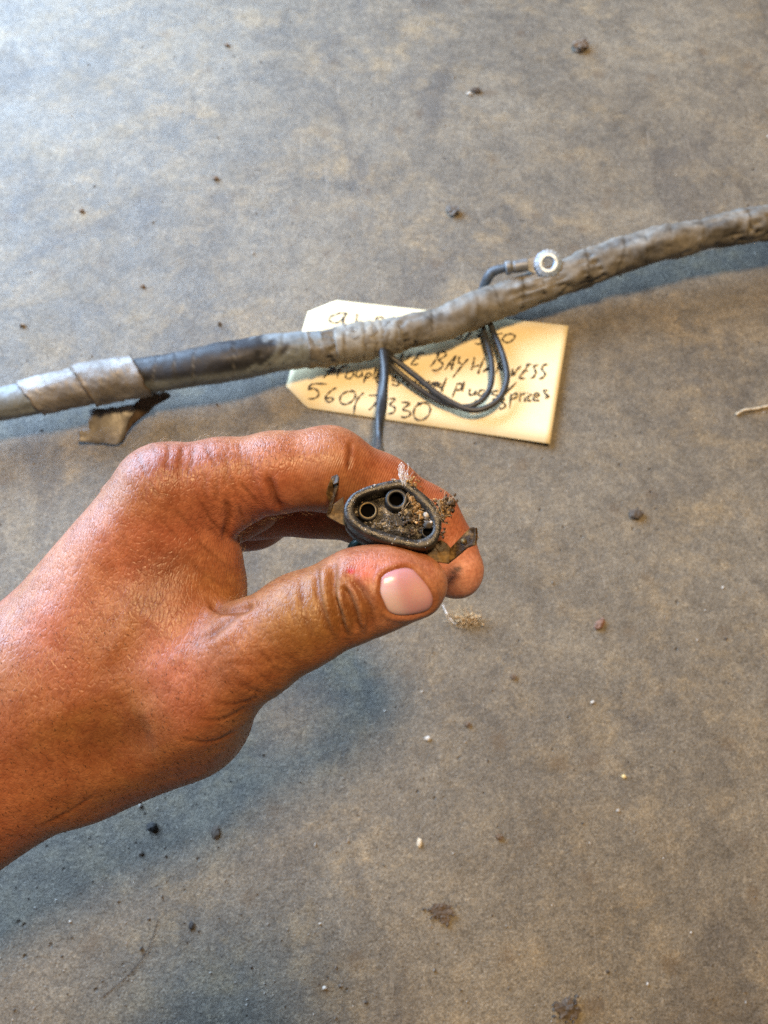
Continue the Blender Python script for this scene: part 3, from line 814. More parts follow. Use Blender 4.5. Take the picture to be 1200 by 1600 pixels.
section('vinyl_wrap', -620, 505, 17.0, 0.02, 0.05, 2.0, vinyl_mat, col_vinyl, label='blue-grey and black vinyl taped stretch of the harness')
section('cloth_wrap', 480, 1700, 19.0, 0.025, 0.15, 6.0, tape_mat, col_grey, 1.03, label='grey cloth taped stretch of the harness')
def col_knot(ang, ss, pxs, seed):
    c = np.tile([0.25, 0.235, 0.20], (len(ang), 1)); w = seam(ang, ss, 6.0, seed, 0.06)[:, None] * 0.6
    return c * (1 - w) + np.array([0.06, 0.05, 0.045]) * w
section('tape_knot', 525, 622, 6.0, 0.05, 0.10, 9.0, tape_mat, col_knot, 1.07, label='wrinkled tape wound round the branch of the harness')

# silver tape bands
def mat_silver():
    k = NT('crumpled_silver_tape')
    n = k.noise(160, 5, 0.65, None, 0.5); n2 = k.noise(48, 4, 0.6)
    c = k.ramp(n2, [(0.3, (0.12, 0.11, 0.098)), (0.5, (0.215, 0.205, 0.195)), (0.7, (0.32, 0.32, 0.315))])
    c = k.mix(k.attr('edge').outputs['Fac'], c, (0.10, 0.065, 0.03))
    k.color(c); k.set(Metallic=0.12, Specular_IOR_Level=0.5)
    k.rough(k.ramp(n, [(0.3, (0.36, 0.36, 0.36)), (0.7, (0.6, 0.6, 0.6))]))
    b = k.bump(n, 0.5, 0.0012); k.normal(k.bump(k.noise(420, 3, 0.6), 0.4, 0.0004, b)); return k.m
silver = mat_silver()
def band(xa, xb, r0, r1, seed, tilt, label):
    a, b = sect(xa, xb); m = 44; n = 52
    idx = np.linspace(a, b - 1, m)
    path = np.stack([np.interp(idx, np.arange(len(h_path)), h_path[:, k]) for k in range(3)], 1)
    rr = np.interp(idx, np.arange(len(h_rad)), h_rad) * np.linspace(r0, r1, m)
    T = np.gradient(path, axis=0)
    def prof(i, an):
        return 1 + np.array([0.06 * mnoise.noise(Vector((i * 0.11, 2 * math.cos(t) + seed, 2 * math.sin(t)))) + 0.035 * mnoise.noise(Vector((i * 0.3, 5 * math.cos(t) + seed, 5 * math.sin(t)))) for t in an]) \
            + (0.05 if i in (0, m - 1) else 0.0)
    V, F = tube(path, rr, n, prof=prof)
    F = F[:-2]
    ang = np.linspace(0, 2 * math.pi, n, endpoint=False)
    V = V.reshape(m, n, 3)
    for i in range(m):                          # ragged, slanting ends
        e = i / (m - 1)
        t = T[i] / np.linalg.norm(T[i])
        sl = tilt * np.sin(ang) * SIDE * 0.006 + 0.0012 * np.array([mnoise.noise(Vector((3 * math.cos(x), 3 * math.sin(x), seed + round(e)))) for x in ang])
        V[i] += sl[:, None] * t
    o = obj('silver_tape_band', V.reshape(-1, 3), F, silver)
    ed = np.repeat(np.maximum(np.exp(-np.arange(m) / 0.8) * 0.8, np.exp(-(m - 1 - np.arange(m)) / 1.2)), n); set_float(o, ed, 'edge')
    s_ = o.modifiers.new('thick', 'SOLIDIFY'); s_.thickness = 0.0005; s_.offset = 0
    attach(o, root); o['label'] = label; return o
band(44, 130, 1.12, 1.08, 1.0, 0.9, 'crumpled silver tape band at the end of the black stretch')
band(130, 222, 1.28, 1.20, 4.0, 0.8, 'wider crumpled silver tape band')

# torn flap of silver tape hanging from the band
def sheet(name, pts, mat, thick=0.0003, parent=root, sub=3, crump=0.0008, seed=1.0):
    bm = bmesh.new(); vs = [bm.verts.new(tuple(p)) for p in pts]; bm.faces.new(vs)
    bmesh.ops.triangulate(bm, faces=bm.faces[:])
    bmesh.ops.subdivide_edges(bm, edges=bm.edges[:], cuts=sub, use_grid_fill=True)
    for v in bm.verts:
        v.co.z += crump * mnoise.noise(v.co * 260 + Vector((seed, 0, 0)))
        v.co.y += crump * 0.4 * mnoise.noise(v.co * 400 + Vector((0, seed, 0)))
    V = np.array([v.co[:] for v in bm.verts]); bm.verts.index_update(); F = [tuple(v.index for v in f.verts) for f in bm.faces]; bm.free()
    o = obj(name, V, F, mat); m = o.modifiers.new('thick', 'SOLIDIFY'); m.thickness = thick
    attach(o, parent); return o
o = sheet('tape_flap', [fl(x, y, z) for x, y, z in ((140, 640, 9), (175, 638, 10), (205, 632, 10), (212, 640, 8), (202, 655, 6), (190, 690, 2.5), (184, 696, 1.5), (160, 693, 2), (121, 690, 3.5), (123, 673, 4.5), (138, 668, 5))], silver, crump=0.0022)
o['label'] = 'torn silver tape flap hanging onto the floor'
brown = mat_simple('old_brown_adhesive', (0.085, 0.055, 0.03), 0.5, nscale=300)
o = sheet('tape_flap', [fl(x, y, z) for x, y, z in ((204, 634, 9), (232, 612, 11), (262, 612, 6), (268, 620, 4), (240, 636, 4), (206, 664, 3), (190, 692, 1.5), (186, 690, 2.5), (200, 660, 5))], brown, crump=0.0018, seed=4)
o['label'] = 'dark sticky underside strip of the torn tape'

# wires and branch lead
wire_mat = mat_simple('grimy_black_wire', (0.030, 0.032, 0.036), 0.42, nscale=250, nvar=0.5)
def wire(name, pts, r, mat, label=None, n=12, k=90, prof=None):
    path = catmull(np.array(pts), k); V, F = tube(path, r if np.isscalar(r) else np.interp(np.linspace(0, 1, k), np.linspace(0, 1, len(r)), r), n, prof=prof)
    o = obj(name, V, F, mat); attach(o, root)
    if label: o['label'] = label
    return o
wire('wire', [fl(598, 556, 14), fl(614, 573, 9), fl(650, 604, 6), (fl(690, 628, 6)), fl(725, 636, 7), fl(752, 626, 8), fl(767, 602, 8), fl(768, 565, 8), fl(758, 525, 8), fl(750, 490, 6), fl(752, 455, 8)], 0.0017, wire_mat, 'inner black wire of the loop over the tag')
wire('wire', [fl(600, 552, 15), fl(616, 562, 12), fl(650, 588, 10), fl(690, 620, 9), fl(738, 641, 9), fl(776, 627, 10), fl(792, 594, 11), fl(786, 556, 11), fl(768, 512, 9), fl(756, 480, 7), fl(757, 452, 10)], 0.0018, wire_mat, 'outer black wire of the loop over the tag')
dusty_wire = mat_simple('dusty_blue_wire', (0.065, 0.08, 0.10), 0.5, nscale=200, nvar=0.4)
wire('wire', [fl(750, 462, 8), fl(756, 447, 13), fl(763, 433, 20), fl(772, 424, 23), fl(788, 419, 26), fl(800, 417, 27)], [0.0024, 0.0027, 0.0030, 0.0029, 0.0025, 0.0022], dusty_wire, 'dusty blue-grey wire running into the ring terminal')
lead = [fl(600, 545, 16), fl(601, 566, 17), fl(600, 590, 19), fl(597, 622, 23), fl(594, 660, 30), fl(592, 700, 42), W(594, 752, 262), W(590, 835, 246), W(572, 872, 226), W(560, 858, 208)]
def lead_prof(i, a): return 1 + 0.22 * np.sin(a * 2 + i * 0.35) + 0.05 * np.sin(a * 3 - i * 0.4)
wire('branch_lead', lead, [0.0036, 0.0027, 0.0024, 0.0023, 0.0022, 0.0021, 0.0020, 0.0018, 0.0016, 0.0014], wire_mat, 'black taped lead running from the harness up to the hand', prof=lead_prof)

# ring terminal resting on the harness
zinc = mat_simple('bright_zinc', (0.38, 0.46, 0.56), 0.42, 0.5, 300, 0.25, 0.4, 0.0004)
dull = mat_simple('dull_zinc', (0.20, 0.21, 0.22), 0.5, 0.25, 250, 0.35, 0.4, 0.0004)
rc = fl(856, 412, 31); view = c2w((0, 0, 0)) - rc; view /= np.linalg.norm(view)
rn = view * 0.75 + np.array([0.1, -0.1, 0.6]); rn /= np.linalg.norm(rn)
rx_ = np.array([1.0, 0.12, 0.0]); rx_ -= rn * (rx_ @ rn); rx_ /= np.linalg.norm(rx_); ry_ = np.cross(rn, rx_)
def ring_pts(r, h, n=72, teeth=0.0, nt=18, sx=1.0):
    a = np.linspace(0, 2 * math.pi, n, endpoint=False); rr = r + teeth * np.sign(np.sin(a * nt))
    return rc + rx_ * (rr * np.cos(a) * sx)[:, None] + ry_ * (rr * np.sin(a))[:, None] + rn * h
ri, ro_ = 0.0034, 0.0078
V, F = loft([ring_pts(ri, -0.0008), ring_pts(ri, 0.0016), ring_pts(ri + 0.0006, 0.0022), ring_pts(ri + 0.0019, 0.0022), ring_pts(ro_, 0.0013, teeth=0.00018), ring_pts(ro_, -0.0002, teeth=0.0002), ring_pts(ro_ + .0003, -0.0010), ring_pts(ri, -0.0008)], False, False)
rt = obj('ring_terminal', V, F, zinc, smooth=False); attach(rt, root); rt['label'] = 'shiny serrated zinc ring terminal'
def from_px(px, py, h=0.0):                     # a point on the terminal's own plane
    r = P(px, py, 1.0) @ BASIS; o3 = CO / 1000
    t = ((rc + rn * h - o3) @ rn) / (r / 1000 @ rn); return o3 + r / 1000 * t
tong = [from_px(*q, -0.0006) for q in ((822, 406), (836, 401), (848, 397), (852, 430), (838, 428), (822, 421))]
bm = bmesh.new(); f = bm.faces.new([bm.verts.new(tuple(v)) for v in tong]); e = bmesh.ops.extrude_face_region(bm, geom=[f])
for v in [g for g in e['geom'] if isinstance(g, bmesh.types.BMVert)]: v.co -= Vector(rn) * 0.0012
bm.verts.index_update(); V = [v.co[:] for v in bm.verts]; F = [tuple(v.index for v in f.verts) for f in bm.faces]; bm.free()
o = obj('tongue', V, F, dull, smooth=False); attach(o, rt); 
bpath = np.array([from_px(790, 419, -0.001), from_px(797, 418, -0.001), from_px(806, 417, -0.001), from_px(815, 415.5, -0.001), from_px(824, 414, -0.001)])
V, F = tube(catmull(bpath, 40), 0.0036, 18, prof=lambda i, a: np.ones(len(a)) * (1.12 if i < 9 else (0.86 if 11 <= i <= 14 else 1.0)))
o = obj('barrel', V, F, dull); attach(o, rt)

# ================================================================== CONNECTOR
fn = np.array([0.03, 0.34, -1.0]); fn /= np.linalg.norm(fn)
FC = P(614, 803, 184)
def onf(px, py, w=0.0):
    r = P(px, py, 1.0); t = (fn @ FC + w) / (fn @ r); return r * t
A3 = lambda L: [(500 + x / 4.615, 720 + y / 4.615) for x, y in L]
outer_px = A3([(560, 130), (615, 135), (655, 160), (760, 240), (840, 320), (878, 420), (868, 520), (835, 590), (770, 625), (690, 628), (600, 612), (500, 592), (400, 560), (300, 515), (225, 465), (178, 400), (175, 320), (225, 240), (320, 187), (440, 152)])
inner_px = A3([(545, 182), (610, 190), (655, 225), (720, 290), (785, 370), (826, 450), (822, 515), (775, 555), (705, 575), (620, 560), (540, 540), (400, 494), (310, 455), (245, 395), (230, 330), (262, 268), (340, 232), (440, 205)])
n_ = 110
OUT = catmull(outer_px, n_, True); INN = catmull(inner_px, n_, True)
j0 = int(np.argmin(np.linalg.norm(INN - OUT[0], axis=1))); INN = np.roll(INN, -j0, axis=0)
INN = INN.mean(0) + (INN - INN.mean(0)) * 0.95
if np.cross(OUT[5] - OUT[0], OUT[20] - OUT[0]) * np.cross(INN[5] - INN[0], INN[20] - INN[0]) < 0: INN = INN[::-1]
f3 = lambda L, w: np.array([onf(x, y, w) for x, y in L])
OC = f3(OUT, 0).mean(0); SO = f3(OUT, 0); SI = f3(INN, 0)
def sc(R, s, w): return OC + (R - OC) * s + fn * w
rubber = mat_simple('dusty_black_rubber', (0.016, 0.0155, 0.0155), 0.45, nscale=260, nvar=0.6, bump=0.5, bdist=0.0004)
k = NT('scuffed_black_plastic')
n = k.noise(240, 6, 0.7); nf = k.noise(1400, 4, 0.6)
c = k.ramp(n, [(0.35, (0.011, 0.0105, 0.011)), (0.52, (0.020, 0.019, 0.018)), (0.68, (0.060, 0.052, 0.042))])
c = k.mix(k.ramp(nf, [(0.62, (0, 0, 0)), (0.70, (0.7, 0.7, 0.7))]), c, (0.24, 0.20, 0.15))
k.color(c); k.set(Specular_IOR_Level=0.5); k.rough(k.ramp(n, [(0.3, (0.18, 0.18, 0.18)), (0.7, (0.48, 0.48, 0.48))]))
k.normal(k.bump(nf, 0.4, 0.0003, k.bump(n, 0.5, 0.0006))); plastic = k.m
plug = empty('connector_plug', tuple(c2w(OC - fn * 10)))
tag(plug, 'grimy black three-hole rubber plug with bent metal clips held in the fingers', 'connector')
def cobj(name, V, F, mat, parent=plug, smooth=True, label=None):
    o = obj(name, c2w(V), F, mat, None, smooth); attach(o, parent) if parent is plug else setattr(o, 'parent', parent)
    if label: o['label'] = label
    return o
V, F = loft([sc(SO, 0.97, -11.0), sc(SO, 1.0, -10.2), sc(SO, 1.0, -6.2), sc(SO, 0.965, -6.0), sc(SO, 0.965, -5.4), sc(SO, 1.0, -5.2), sc(SO, 1.0, -0.7), sc(SO, 0.985, -0.25), sc(SO, 0.965, -0.03),
             SI + (SO - SI) * 0.5, SI + (SO - SI) * 0.12 - fn * 0.05, SI - fn * 0.5, sc(SI, 0.985, -3.0), sc(SI, 0.98, -5.5)], True, False)
house = cobj('housing', V, F, plastic)
k = NT('dirty_insert')
n = k.noise(420, 6, 0.72); n2 = k.noise(1300, 4, 0.6)
c = k.ramp(n, [(0.36, (0.008, 0.007, 0.007)), (0.50, (0.026, 0.023, 0.019)), (0.58, (0.13, 0.115, 0.09)), (0.66, (0.50, 0.46, 0.40))])
k.color(c); k.set(Metallic=0.25, Specular_IOR_Level=0.6); k.rough(k.ramp(n2, [(0.3, (0.2, 0.2, 0.2)), (0.7, (0.6, 0.6, 0.6))]))
k.normal(k.bump(n2, 0.6, 0.0004, k.bump(n, 0.7, 0.0008))); insert_mat = k.m
floor_rings = []
for s in (0.98, 0.86, 0.84, 0.5, 0.05):
    floor_rings.append(sc(SI, s, -5.2 if s > 0.85 else -2.5))
Vv, Ff = loft(floor_rings, False, True)
cobj('insert', Vv, Ff, insert_mat, label='dirty moulded insert with three socket holes')
def ring3(c, r, w, n=36):
    a = np.linspace(0, 2 * math.pi, n, endpoint=False)
    u = np.array([1.0, 0, 0]); u -= fn * (u @ fn); u /= np.linalg.norm(u); v = np.cross(fn, u)
    return c + fn * w + r * (np.cos(a)[:, None] * u + np.sin(a)[:, None] * v)
black_hole = mat_simple('socket_dark', (0.003, 0.0028, 0.0025), 0.9, bump=0, spec=0.0)  # near-black lining stands in for the shade deep inside the sockets
brass = mat_simple('worn_brass', (0.22, 0.16, 0.075), 0.5, 0.6, 500, 0.4, 0.3)
def socket(px, py, wtop, ro, ri, mat, label):
    c0 = onf(px, py, wtop)
    V, F = loft([ring3(c0, ro * 1.06, -4.0), ring3(c0, ro, -0.35), ring3(c0, ro * 0.93, 0.0), ring3(c0, ri * 1.1, 0.0), ring3(c0, ri, -0.2), ring3(c0, ri, -6.0)], False, True)
    o = cobj('socket', V, F, mat, label=label)
    Vb, Fb = loft([ring3(c0, ri * 0.985, -0.25), ring3(c0, ri * 0.98, -2.4 - wtop)], False, True); cobj('bore', Vb, Fb, black_hole, o)
    return c0, o
c1, o1 = socket(619.6, 779.6, -0.4, 2.85, 1.75, rubber, 'tall black rubber socket tube')
c2, o2 = socket(575, 797.5, -1.4, 2.55, 1.75, rubber, 'short socket with a thin brass rim')
V, F = loft([ring3(c2, 2.12, -0.3), ring3(c2, 2.12, 0.10), ring3(c2, 1.86, 0.10), ring3(c2, 1.80, -2.5)], False, False)
cobj('brass_rim', V, F, brass, o2)
c3, o3 = socket(669, 830, -1.9, 1.75, 1.25, rubber, 'socket half choked with grime')
for cc, rr in ((c1, 1.6), (c2, 1.6), (c3, 1.1)):
    pass
clip_mat = NT('rusty_clip_steel'); k = clip_mat
n = k.noise(300, 6, 0.7)
k.color(k.ramp(n, [(0.36, (0.016, 0.009, 0.004)), (0.50, (0.055, 0.032, 0.013)), (0.64, (0.22, 0.14, 0.055))])); k.set(Metallic=0.0, Specular_IOR_Level=0.18)
k.rough(k.ramp(n, [(0.3, (0.28,) * 3), (0.7, (0.6,) * 3)])); k.normal(k.bump(n, 0.5, 0.0006)); clip_mat = k.m
def plate(name, pts, thick, mat, parent=plug, label=None):
    pts = np.array(pts); nrm = np.zeros(3)
    for a, b in zip(pts, np.roll(pts, -1, 0)): nrm += np.cross(a - pts[0], b - pts[0])
    nrm /= np.linalg.norm(nrm); n = len(pts)
    V = np.vstack([pts + nrm * thick / 2, pts - nrm * thick / 2])
    F = [tuple(range(n)), tuple(range(2 * n - 1, n - 1, -1))] + [(i, n + i, n + (i + 1) % n, (i + 1) % n) for i in range(n)]
    o = cobj(name, V, F, mat, parent, False, label)
    b = o.modifiers.new('soft', 'BEVEL'); b.width = 0.00012; b.segments = 2; b.limit_method = 'ANGLE'
    return o
def q3(L): return [onf(500 + x / 4.615, 720 + y / 4.615, w) for x, y, w in L]
cl = plate('clip', q3([(750, 716, -5.6), (815, 600, -5.6), (870, 572, -5.6), (912, 596, -5.4), (945, 636, -5.2), (928, 742, -5.2), (885, 735, -5.5)]), 0.8, clip_mat, label='rusty steel clip plate by the fingertip')
plate('bent_tab', q3([(922, 744, -5.5), (938, 636, -5.2), (985, 588, -4.0), (1040, 530, -2.9), (1085, 485, -1.9), (1112, 478, -1.7), (1120, 545, -1.7), (1104, 612, -1.9), (1062, 628, -2.6), (990, 690, -4.0)]), 0.85, clip_mat, cl)
plate('hook_lip', q3([(1084, 484, -1.8), (1128, 482, -0.6), (1132, 540, -0.6), (1122, 606, -0.9), (1104, 612, -1.9), (1112, 545, -1.8)]), 0.7, clip_mat, cl)
V, F = loft([ring3(onf(500 + 1038 / 4.615, 720 + 580 / 4.615, -2.2), 0.75, 0.15, 16), ring3(onf(500 + 1038 / 4.615, 720 + 580 / 4.615, -2.2), 0.70, 0.0, 16)])
cobj('tab_hole_disc', V, F, brass, cl)  # pale disc added where light shows through the tab's hole
cl2 = plate('clip', q3([(50, 402, -5.6), (80, 330, -5.6), (170, 262, -5.6), (190, 475, -5.6), (140, 452, -5.6)]), 0.8, clip_mat, label='rusty steel clip plate on the inner side')
plate('bent_tab', q3([(46, 398, -5.6), (72, 300, -4.2), (46, 240, -2.8), (58, 180, -1.9), (84, 118, -1.0), (126, 100, -0.9), (140, 125, -0.9), (134, 185, -1.6), (112, 255, -2.8), (80, 372, -5.2)]), 0.8, clip_mat, cl2)
plate('hook_lip', q3([(84, 118, -1.0), (126, 100, -0.9), (138, 118, 0.0), (134, 160, 0.0), (100, 175, -0.6)]), 0.6, clip_mat, cl2)
teal = mat_simple('dark_teal_wire', (0.02, 0.075, 0.07), 0.4)
pth = catmull(np.array([P(548, 862, 202), P(552, 853, 198), P(562, 846, 197), P(575, 842, 198)]), 20)
V, F = tube(pth, 1.25, 12); cobj('green_wire', V, F, teal, label='short dark green wire behind the plug')
V, F = tube(catmull(np.array([P(560, 850, 203), P(575, 853, 199), P(600, 856, 198), P(620, 856, 199)]), 20), 1.3, 12); cobj('black_wire', V, F, rubber)

# packed grime, loose dirt and fibres
grime = mat_simple('packed_grime', (0.13, 0.085, 0.045), 0.85, nscale=900, nvar=0.6, bump=0.6, attr=True)
def crumbs(name, spec, label=None):
    parts, cols = [], []
    for (px, py, sx, sy, w, cnt, r, cc) in spec:
        for i in range(int(cnt * 2.4)):
            a = RNG.normal(0, 0.5, 2)
            if any(math.hypot(px + a[0] * sx - hx_, py + a[1] * sy - hy_) < hr_ for hx_, hy_, hr_ in ((619.6, 780, 19), (575, 797.5, 13), (669, 831, 9))): continue
            c = onf(px + a[0] * sx, py + a[1] * sy, w + RNG.normal(0, 0.25))
            rr = r * 0.72 * RNG.lognormal(-0.25, 0.45); v, f = lump(c, rr * RNG.uniform(0.5, 1.3, 3), RNG.uniform(0, 50), 1 if rr < 0.2 else 2, 0.9, 2.2)
            parts.append((v, f)); kk = RNG.uniform(0.55, 1.45); cols.append(np.tile(np.array(cc) * kk, (len(v), 1)))
    V, F = join(parts); o = cobj(name, V, F, grime, label=label, smooth=True); o['kind'] = 'stuff'; set_col(o, np.clip(np.vstack(cols), 0, 1)); return o
TAN, BRN, GRY, PALE = (0.34, 0.215, 0.095), (0.085, 0.055, 0.03), (0.11, 0.095, 0.08), (0.42, 0.38, 0.33)
crumbs('packed_dirt', [(645, 768, 7, 20, -1.2, 30, 0.5, TAN), (653, 793, 10, 22, -1.4, 36, 0.5, TAN), (655, 815, 22, 10, -1.9, 20, 0.5, BRN), (637, 805, 14, 12, -1.8, 14, 0.5, GRY),
                       (634, 803, 8, 8, -1.4, 8, 0.5, PALE), (672, 812, 8, 8, -1.0, 8, 0.4, PALE), (672, 818, 12, 12, -1.2, 22, 0.5, GRY), (690, 812, 8, 30, -0.6, 16, 0.4, BRN), (600, 815, 36, 12, -2.3, 22, 0.30, GRY), (590, 818, 22, 6, -2.3, 14, 0.24, PALE),
                       (556, 800, 10, 16, -2.3, 8, 0.36, BRN), (641, 752, 8, 8, -0.3, 10, 0.42, TAN), (618, 750, 4, 3, 0.1, 4, 0.34, PALE), (650, 830, 26, 5, -2.2, 20, 0.32, BRN)], 'brown and tan dirt packed into the plug face')
crumbs('dirt_clod', [(698, 792, 14, 18, -2.0, 40, 0.62, BRN), (694, 800, 10, 14, -1.6, 20, 0.5, TAN), (702, 784, 6, 12, -2.2, 14, 0.45, BRN), (688, 785, 8, 6, -1.2, 10, 0.4, TAN)], 'ragged brown dirt clod clinging to the plug rim')
crumbs('rim_dust', [(x, y, 5, 5, 0.0, 3, 0.13, PALE) for x, y in OUT[::3] * 0.55 + INN[::3] * 0.45] + [(x, y, 4, 6, -3.0 , 2, 0.14, PALE) for x, y in OUT[30:75:3]], 'pale specks on the plug rim')
def strands(name, specs, mat, label=None):
    parts = []
    for (p0, p1, w0, w1, cnt, spread, r) in specs:
        for i in range(cnt):
            a = onf(p0[0] + RNG.normal(0, spread * 0.4), p0[1] + RNG.normal(0, spread * 0.3), w0); b = onf(p1[0] + RNG.normal(0, spread), p1[1] + RNG.normal(0, spread * 0.8), w1 + RNG.normal(0, 0.4))
            m1 = a * 0.66 + b * 0.34 + RNG.normal(0, 0.35, 3); m2 = a * 0.33 + b * 0.67 + RNG.normal(0, 0.45, 3)
            parts.append(tube(catmull(np.array([a, m1, m2, b]), 12), r, 4))
    V, F = join(parts); o = cobj(name, V, F, mat, label=label); o['kind'] = 'stuff'; return o
white_f = mat_simple('white_fibre', (0.72, 0.68, 0.64), 0.5, bump=0); tan_f = mat_simple('tan_fibre', (0.34, 0.24, 0.13), 0.6, bump=0)
strands('fibre_tuft', [((631, 757), (629, 724), 0.0, 0.8, 10, 4.0, 0.05), ((634, 760), (634, 738), 0.0, 0.8, 8, 5, 0.045), ((628, 754), (625, 734), 0, 0.6, 7, 4, 0.045)], white_f, 'frayed white thread tuft standing out of the plug')
strands('loose_fibres', [((694, 800), (704, 776), -1.8, -1.5, 12, 6, 0.06), ((690, 810), (682, 786), -0.6, 0.0, 12, 8, 0.05), ((655, 800), (690, 815), -1.2, -0.4, 12, 8, 0.05), ((742, 832), (747, 838), -1.6, -1.4, 8, 4, 0.05), ((640, 770), (636, 800), -0.8, -1.0, 10, 8, 0.05)], tan_f, 'loose tan fibres caught on the plug and clip')

# ================================================================== DEBRIS ON THE FLOOR
DM = {}
def dmat(c):
    if c not in DM: DM[c] = mat_simple('debris_%d' % len(DM), c, 0.8, nscale=500, nvar=0.5, bump=0.6)
    return DM[c]
def crumb(name, px, py, size, colr, label, cat, rot=0.0, flat=0.55, rough=0.45, bits=0, group='crumbs and chips lying on the floor'):
    p = fl(px, py); d = fdepth(px, py); s = np.array(size) * 0.85 * d / FPX / 2000
    v, f = lump((0, 0, 0), (s[0], s[1], min(s) * flat * 1.2), px * 0.13 + py * 0.07, 3, rough, 1.8)
    parts = [(v, f)]
    for i in range(bits):
        a = RNG.uniform(0, 6.28); q = 0.7 + RNG.exponential(0.5); r = RNG.uniform(0.06, 0.26) * min(s)
        parts.append(lump((s[0] * q * math.cos(a), s[1] * q * math.sin(a), r * 0.5), r * RNG.uniform(0.6, 1.5, 3), RNG.uniform(0, 60), 1, 0.8))
    V, F = join(parts); V[:, 2] -= V[:, 2].min() * 0.75
    o = obj(name, V, F, dmat(colr), smooth=False); o.location = p; o.rotation_euler = (0, 0, rot)
    return tag(o, label, cat, group)
DK, BR, RD, BLK, WH, TN = (0.09, 0.07, 0.053), (0.13, 0.088, 0.055), (0.20, 0.11, 0.075), (0.04, 0.037, 0.035), (0.50, 0.47, 0.42), (0.36, 0.28, 0.17)
crumb('dirt_crumb', 743, 143, (17, 12), DK, 'dark crumb touching a tiny white chip on open concrete', 'crumb')
crumb('white_chip', 733, 148, (8, 7), WH, 'tiny white chip touching a dark crumb on open concrete', 'chip')
crumb('dirt_clump', 905, 77, (24, 24), (0.15, 0.115, 0.085), 'large round brown dirt clump above the ring terminal', 'clump', rough=0.6, bits=6)
crumb('grit_clump', 708, 332, (22, 20), (0.13, 0.12, 0.11), 'grey grit clump with pale tip between harness and open concrete', 'clump', rough=0.7, bits=5)
crumb('dirt_crumb', 993, 805, (25, 18), DK, 'dark brown crumb on the floor below the square tag end', 'crumb', bits=3)
crumb('pebble', 936, 976, (26, 15), RD, 'elongated reddish brown pebble on bare floor', 'pebble', rot=0.9, rough=0.3)
crumb('dirt_clump', 886, 1575, (36, 28), DK, 'flat dark dirt clump with scattered crumbs, alone on tan floor', 'clump', flat=0.3, rough=1.0, bits=40)
crumb('dirt_clump', 688, 1425, (34, 22), (0.09, 0.065, 0.045), 'broken dark dirt patch of many small crumbs', 'clump', flat=0.2, rough=1.1, bits=60)
crumb('pebble', 238, 1292, (19, 17), BLK, 'round black pebble below the wrist', 'pebble', rough=0.3)
crumb('dirt_crumb', 337, 1300, (15, 22), DK, 'dark brown lump standing in for a pit beside the black pebble below the wrist', 'crumb', flat=0.3, bits=5)  # low dark lump added in place of a dark pit in the concrete
crumb('dirt_crumb', 299, 1446, (9, 14), BLK, 'small black crumb near the fallen hair', 'crumb')
crumb('white_chip', 668, 1154, (11, 8), WH, 'white chip on the floor below the thumb tip', 'chip')
crumb('white_chip', 655, 1317, (8, 15), (0.55, 0.48, 0.36), 'cream upright sliver on the floor', 'chip')
crumb('dirt_crumb', 731, 1132, (12, 9), BR, 'small rusty brown crumb near the white chip', 'crumb')
crumb('dirt_crumb', 802, 1058, (12, 9), BR, 'brown crumb on floor below the reddish pebble', 'crumb')
crumb('grit_speck', 974, 1213, (8, 6), (0.75, 0.62, 0.32), 'tiny golden speck on bare floor', 'speck')
crumb('dirt_crumb', 780, 1308, (13, 10), BR, 'brown crumb beside a pale tan patch', 'crumb')
crumb('dirt_crumb', 355, 72, (9, 7), (0.16, 0.11, 0.07), 'dark crumb with bluish chip far from the harness', 'crumb')
crumb('dirt_crumb', 337, 280, (11, 9), (0.16, 0.11, 0.07), 'rusty crumb with bluish side on pale floor above the black taped stretch', 'crumb')
crumb('dirt_crumb', 128, 331, (9, 9), (0.16, 0.11, 0.07), 'lone rust-brown crumb on pale bluish floor', 'crumb')
crumb('dirt_crumb', 223, 448, (8, 7), (0.16, 0.11, 0.07), 'brown crumb between silver bands and open floor', 'crumb')
crumb('rust_flake', 1127, 368, (13, 8), (0.40, 0.22, 0.10), 'orange flake stuck on the taped harness', 'flake', group='flakes stuck to the harness').location = fl(1127, 368, 31)
def thread(name, pts, r, mat, label, cat):
    V, F = tube(catmull(np.array([fl(*p) for p in pts]), 60), r, 6); return tag(obj(name, V, F, mat), label, cat)
thread('fallen_hair', [(247, 1436, .3), (232, 1480, .6), (208, 1515, .4), (180, 1540, .4), (160, 1558, .2)], 0.00013, hair_dark, 'single dark hair lying in a curve on the floor', 'hair')
thread('straw_piece', [(1150, 648, .8), (1163, 641, 1.2), (1180, 639, 1.2), (1200, 635, .8), (1215, 636, .8)], 0.0008, dmat((0.48, 0.40, 0.28)), 'short pale straw curled on the floor', 'straw')
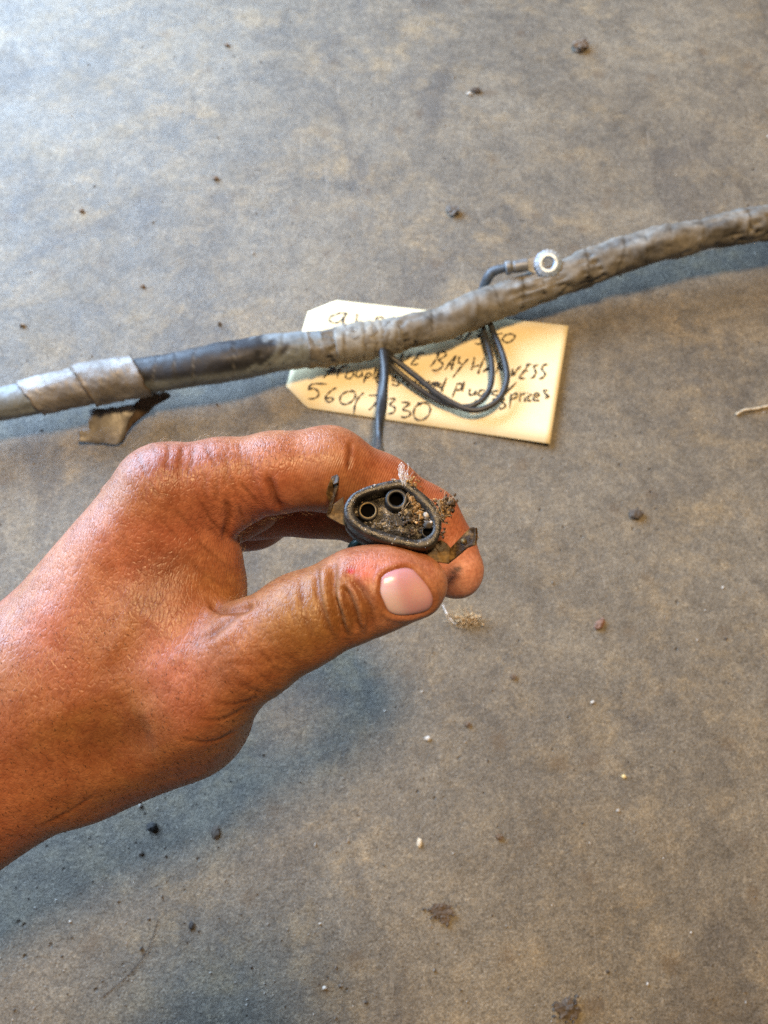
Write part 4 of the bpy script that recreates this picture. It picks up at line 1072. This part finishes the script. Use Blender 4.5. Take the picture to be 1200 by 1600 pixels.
# frayed tuft dropped under the fingertip
parts = []
base = fl(728, 968)
for i in range(60):
    c = fl(728 + RNG.normal(0, 11), 967 + RNG.normal(0, 4), RNG.uniform(0.3, 3.0)); r = RNG.uniform(0.0002, 0.0008)
    parts.append(lump(c, r * RNG.uniform(0.5, 1.6, 3), RNG.uniform(0, 50), 1, 0.9))
for i in range(150):
    c = fl(727 + RNG.normal(0, 12), 967 + RNG.normal(0, 4), RNG.uniform(0.3, 3.5)); q = c + RNG.normal(0, 0.0026, 3); q[2] = abs(q[2])
    parts.append(tube(catmull(np.array([c, (c + q) / 2 + RNG.normal(0, 0.0012, 3), q]), 8), 0.00010, 4))
V, F = join(parts); tag(obj('lint_tuft', V, F, dmat((0.50, 0.36, 0.20))), 'fluffy tan lint tuft lying under the fingertips', 'lint')
thread('white_thread', [(692, 945, 2), (698, 958, 1.5), (706, 970, .8), (712, 975, .6), (716, 968, .8)], 0.00035, dmat((0.75, 0.75, 0.75)), 'short white thread beside the tan lint tuft', 'thread')
# fine grit, beyond counting
parts = []
gv, gf = ICO1
for i in range(15000):
    px, py = RNG.uniform(-60, 1260), RNG.uniform(-20, 1640)
    dens = 0.22 + 0.75 * (1 / (1 + math.exp(-(py - 1180) / 60))) * (1 / (1 + math.exp((px - 620) / 70)))
    if RNG.uniform() > dens: continue
    p = fl(px, py); r = 0.00015 * RNG.lognormal(0, 0.68)
    a = RNG.uniform(0.6, 1.5, 3); parts.append((np.asarray(p) + gv * r * a, gf))
V, F = join(parts)
km = NT('mixed_grit'); km.color(km.ramp(km.noise(330, 1, 0.5), [(0.38, (0.05, 0.04, 0.03)), (0.50, (0.13, 0.105, 0.08)), (0.66, (0.50, 0.46, 0.40))])); km.set(Roughness=0.7)
g = obj('floor_grit', V, F, km.m, smooth=False); g['kind'] = 'stuff'; g['label'] = 'fine dark and pale grit scattered over the concrete'; g['category'] = 'grit'

# ================================================================== THE PHONE THAT TOOK THE PICTURE (its shade lies on the floor under it)
ph = empty('phone', (0, 0, CAM_H / 1000))
pw, pl_, pt, rr = 77.0, 160.0, 8.0, 11.0
out = []
for cx, cy, a0 in ((18 - rr, 20 - rr, 0), (18 - pw + rr, 20 - rr, 90), (18 - pw + rr, 20 - pl_ + rr, 180), (18 - rr, 20 - pl_ + rr, 270)):
    out += [(cx + rr * math.cos(math.radians(a0 + t)), cy + rr * math.sin(math.radians(a0 + t))) for t in range(0, 91, 15)]
out = np.array(out)
ringz = lambda z, s: np.c_[(out - out.mean(0)) * s + out.mean(0), np.full(len(out), z)]
V, F = loft([ringz(-3.0, 0.975), ringz(-4.0, 1.0), ringz(-3.0 - pt + 1, 1.0), ringz(-3.0 - pt, 0.975)])
o = obj('body', c2w(V), F, mat_simple('phone_shell', (0.02, 0.02, 0.022), 0.35, bump=0)); attach(o, ph)
V, F = loft([ringz(-3.0 - pt - 0.05, 0.94), ringz(-3.0 - pt - 0.25, 0.93)])
o = obj('screen', c2w(V), F, mat_simple('phone_glass', (0.01, 0.01, 0.012), 0.1, bump=0)); attach(o, ph)
tag(ph, 'dark phone held level above the floor, its shade falling below the hand', 'phone')
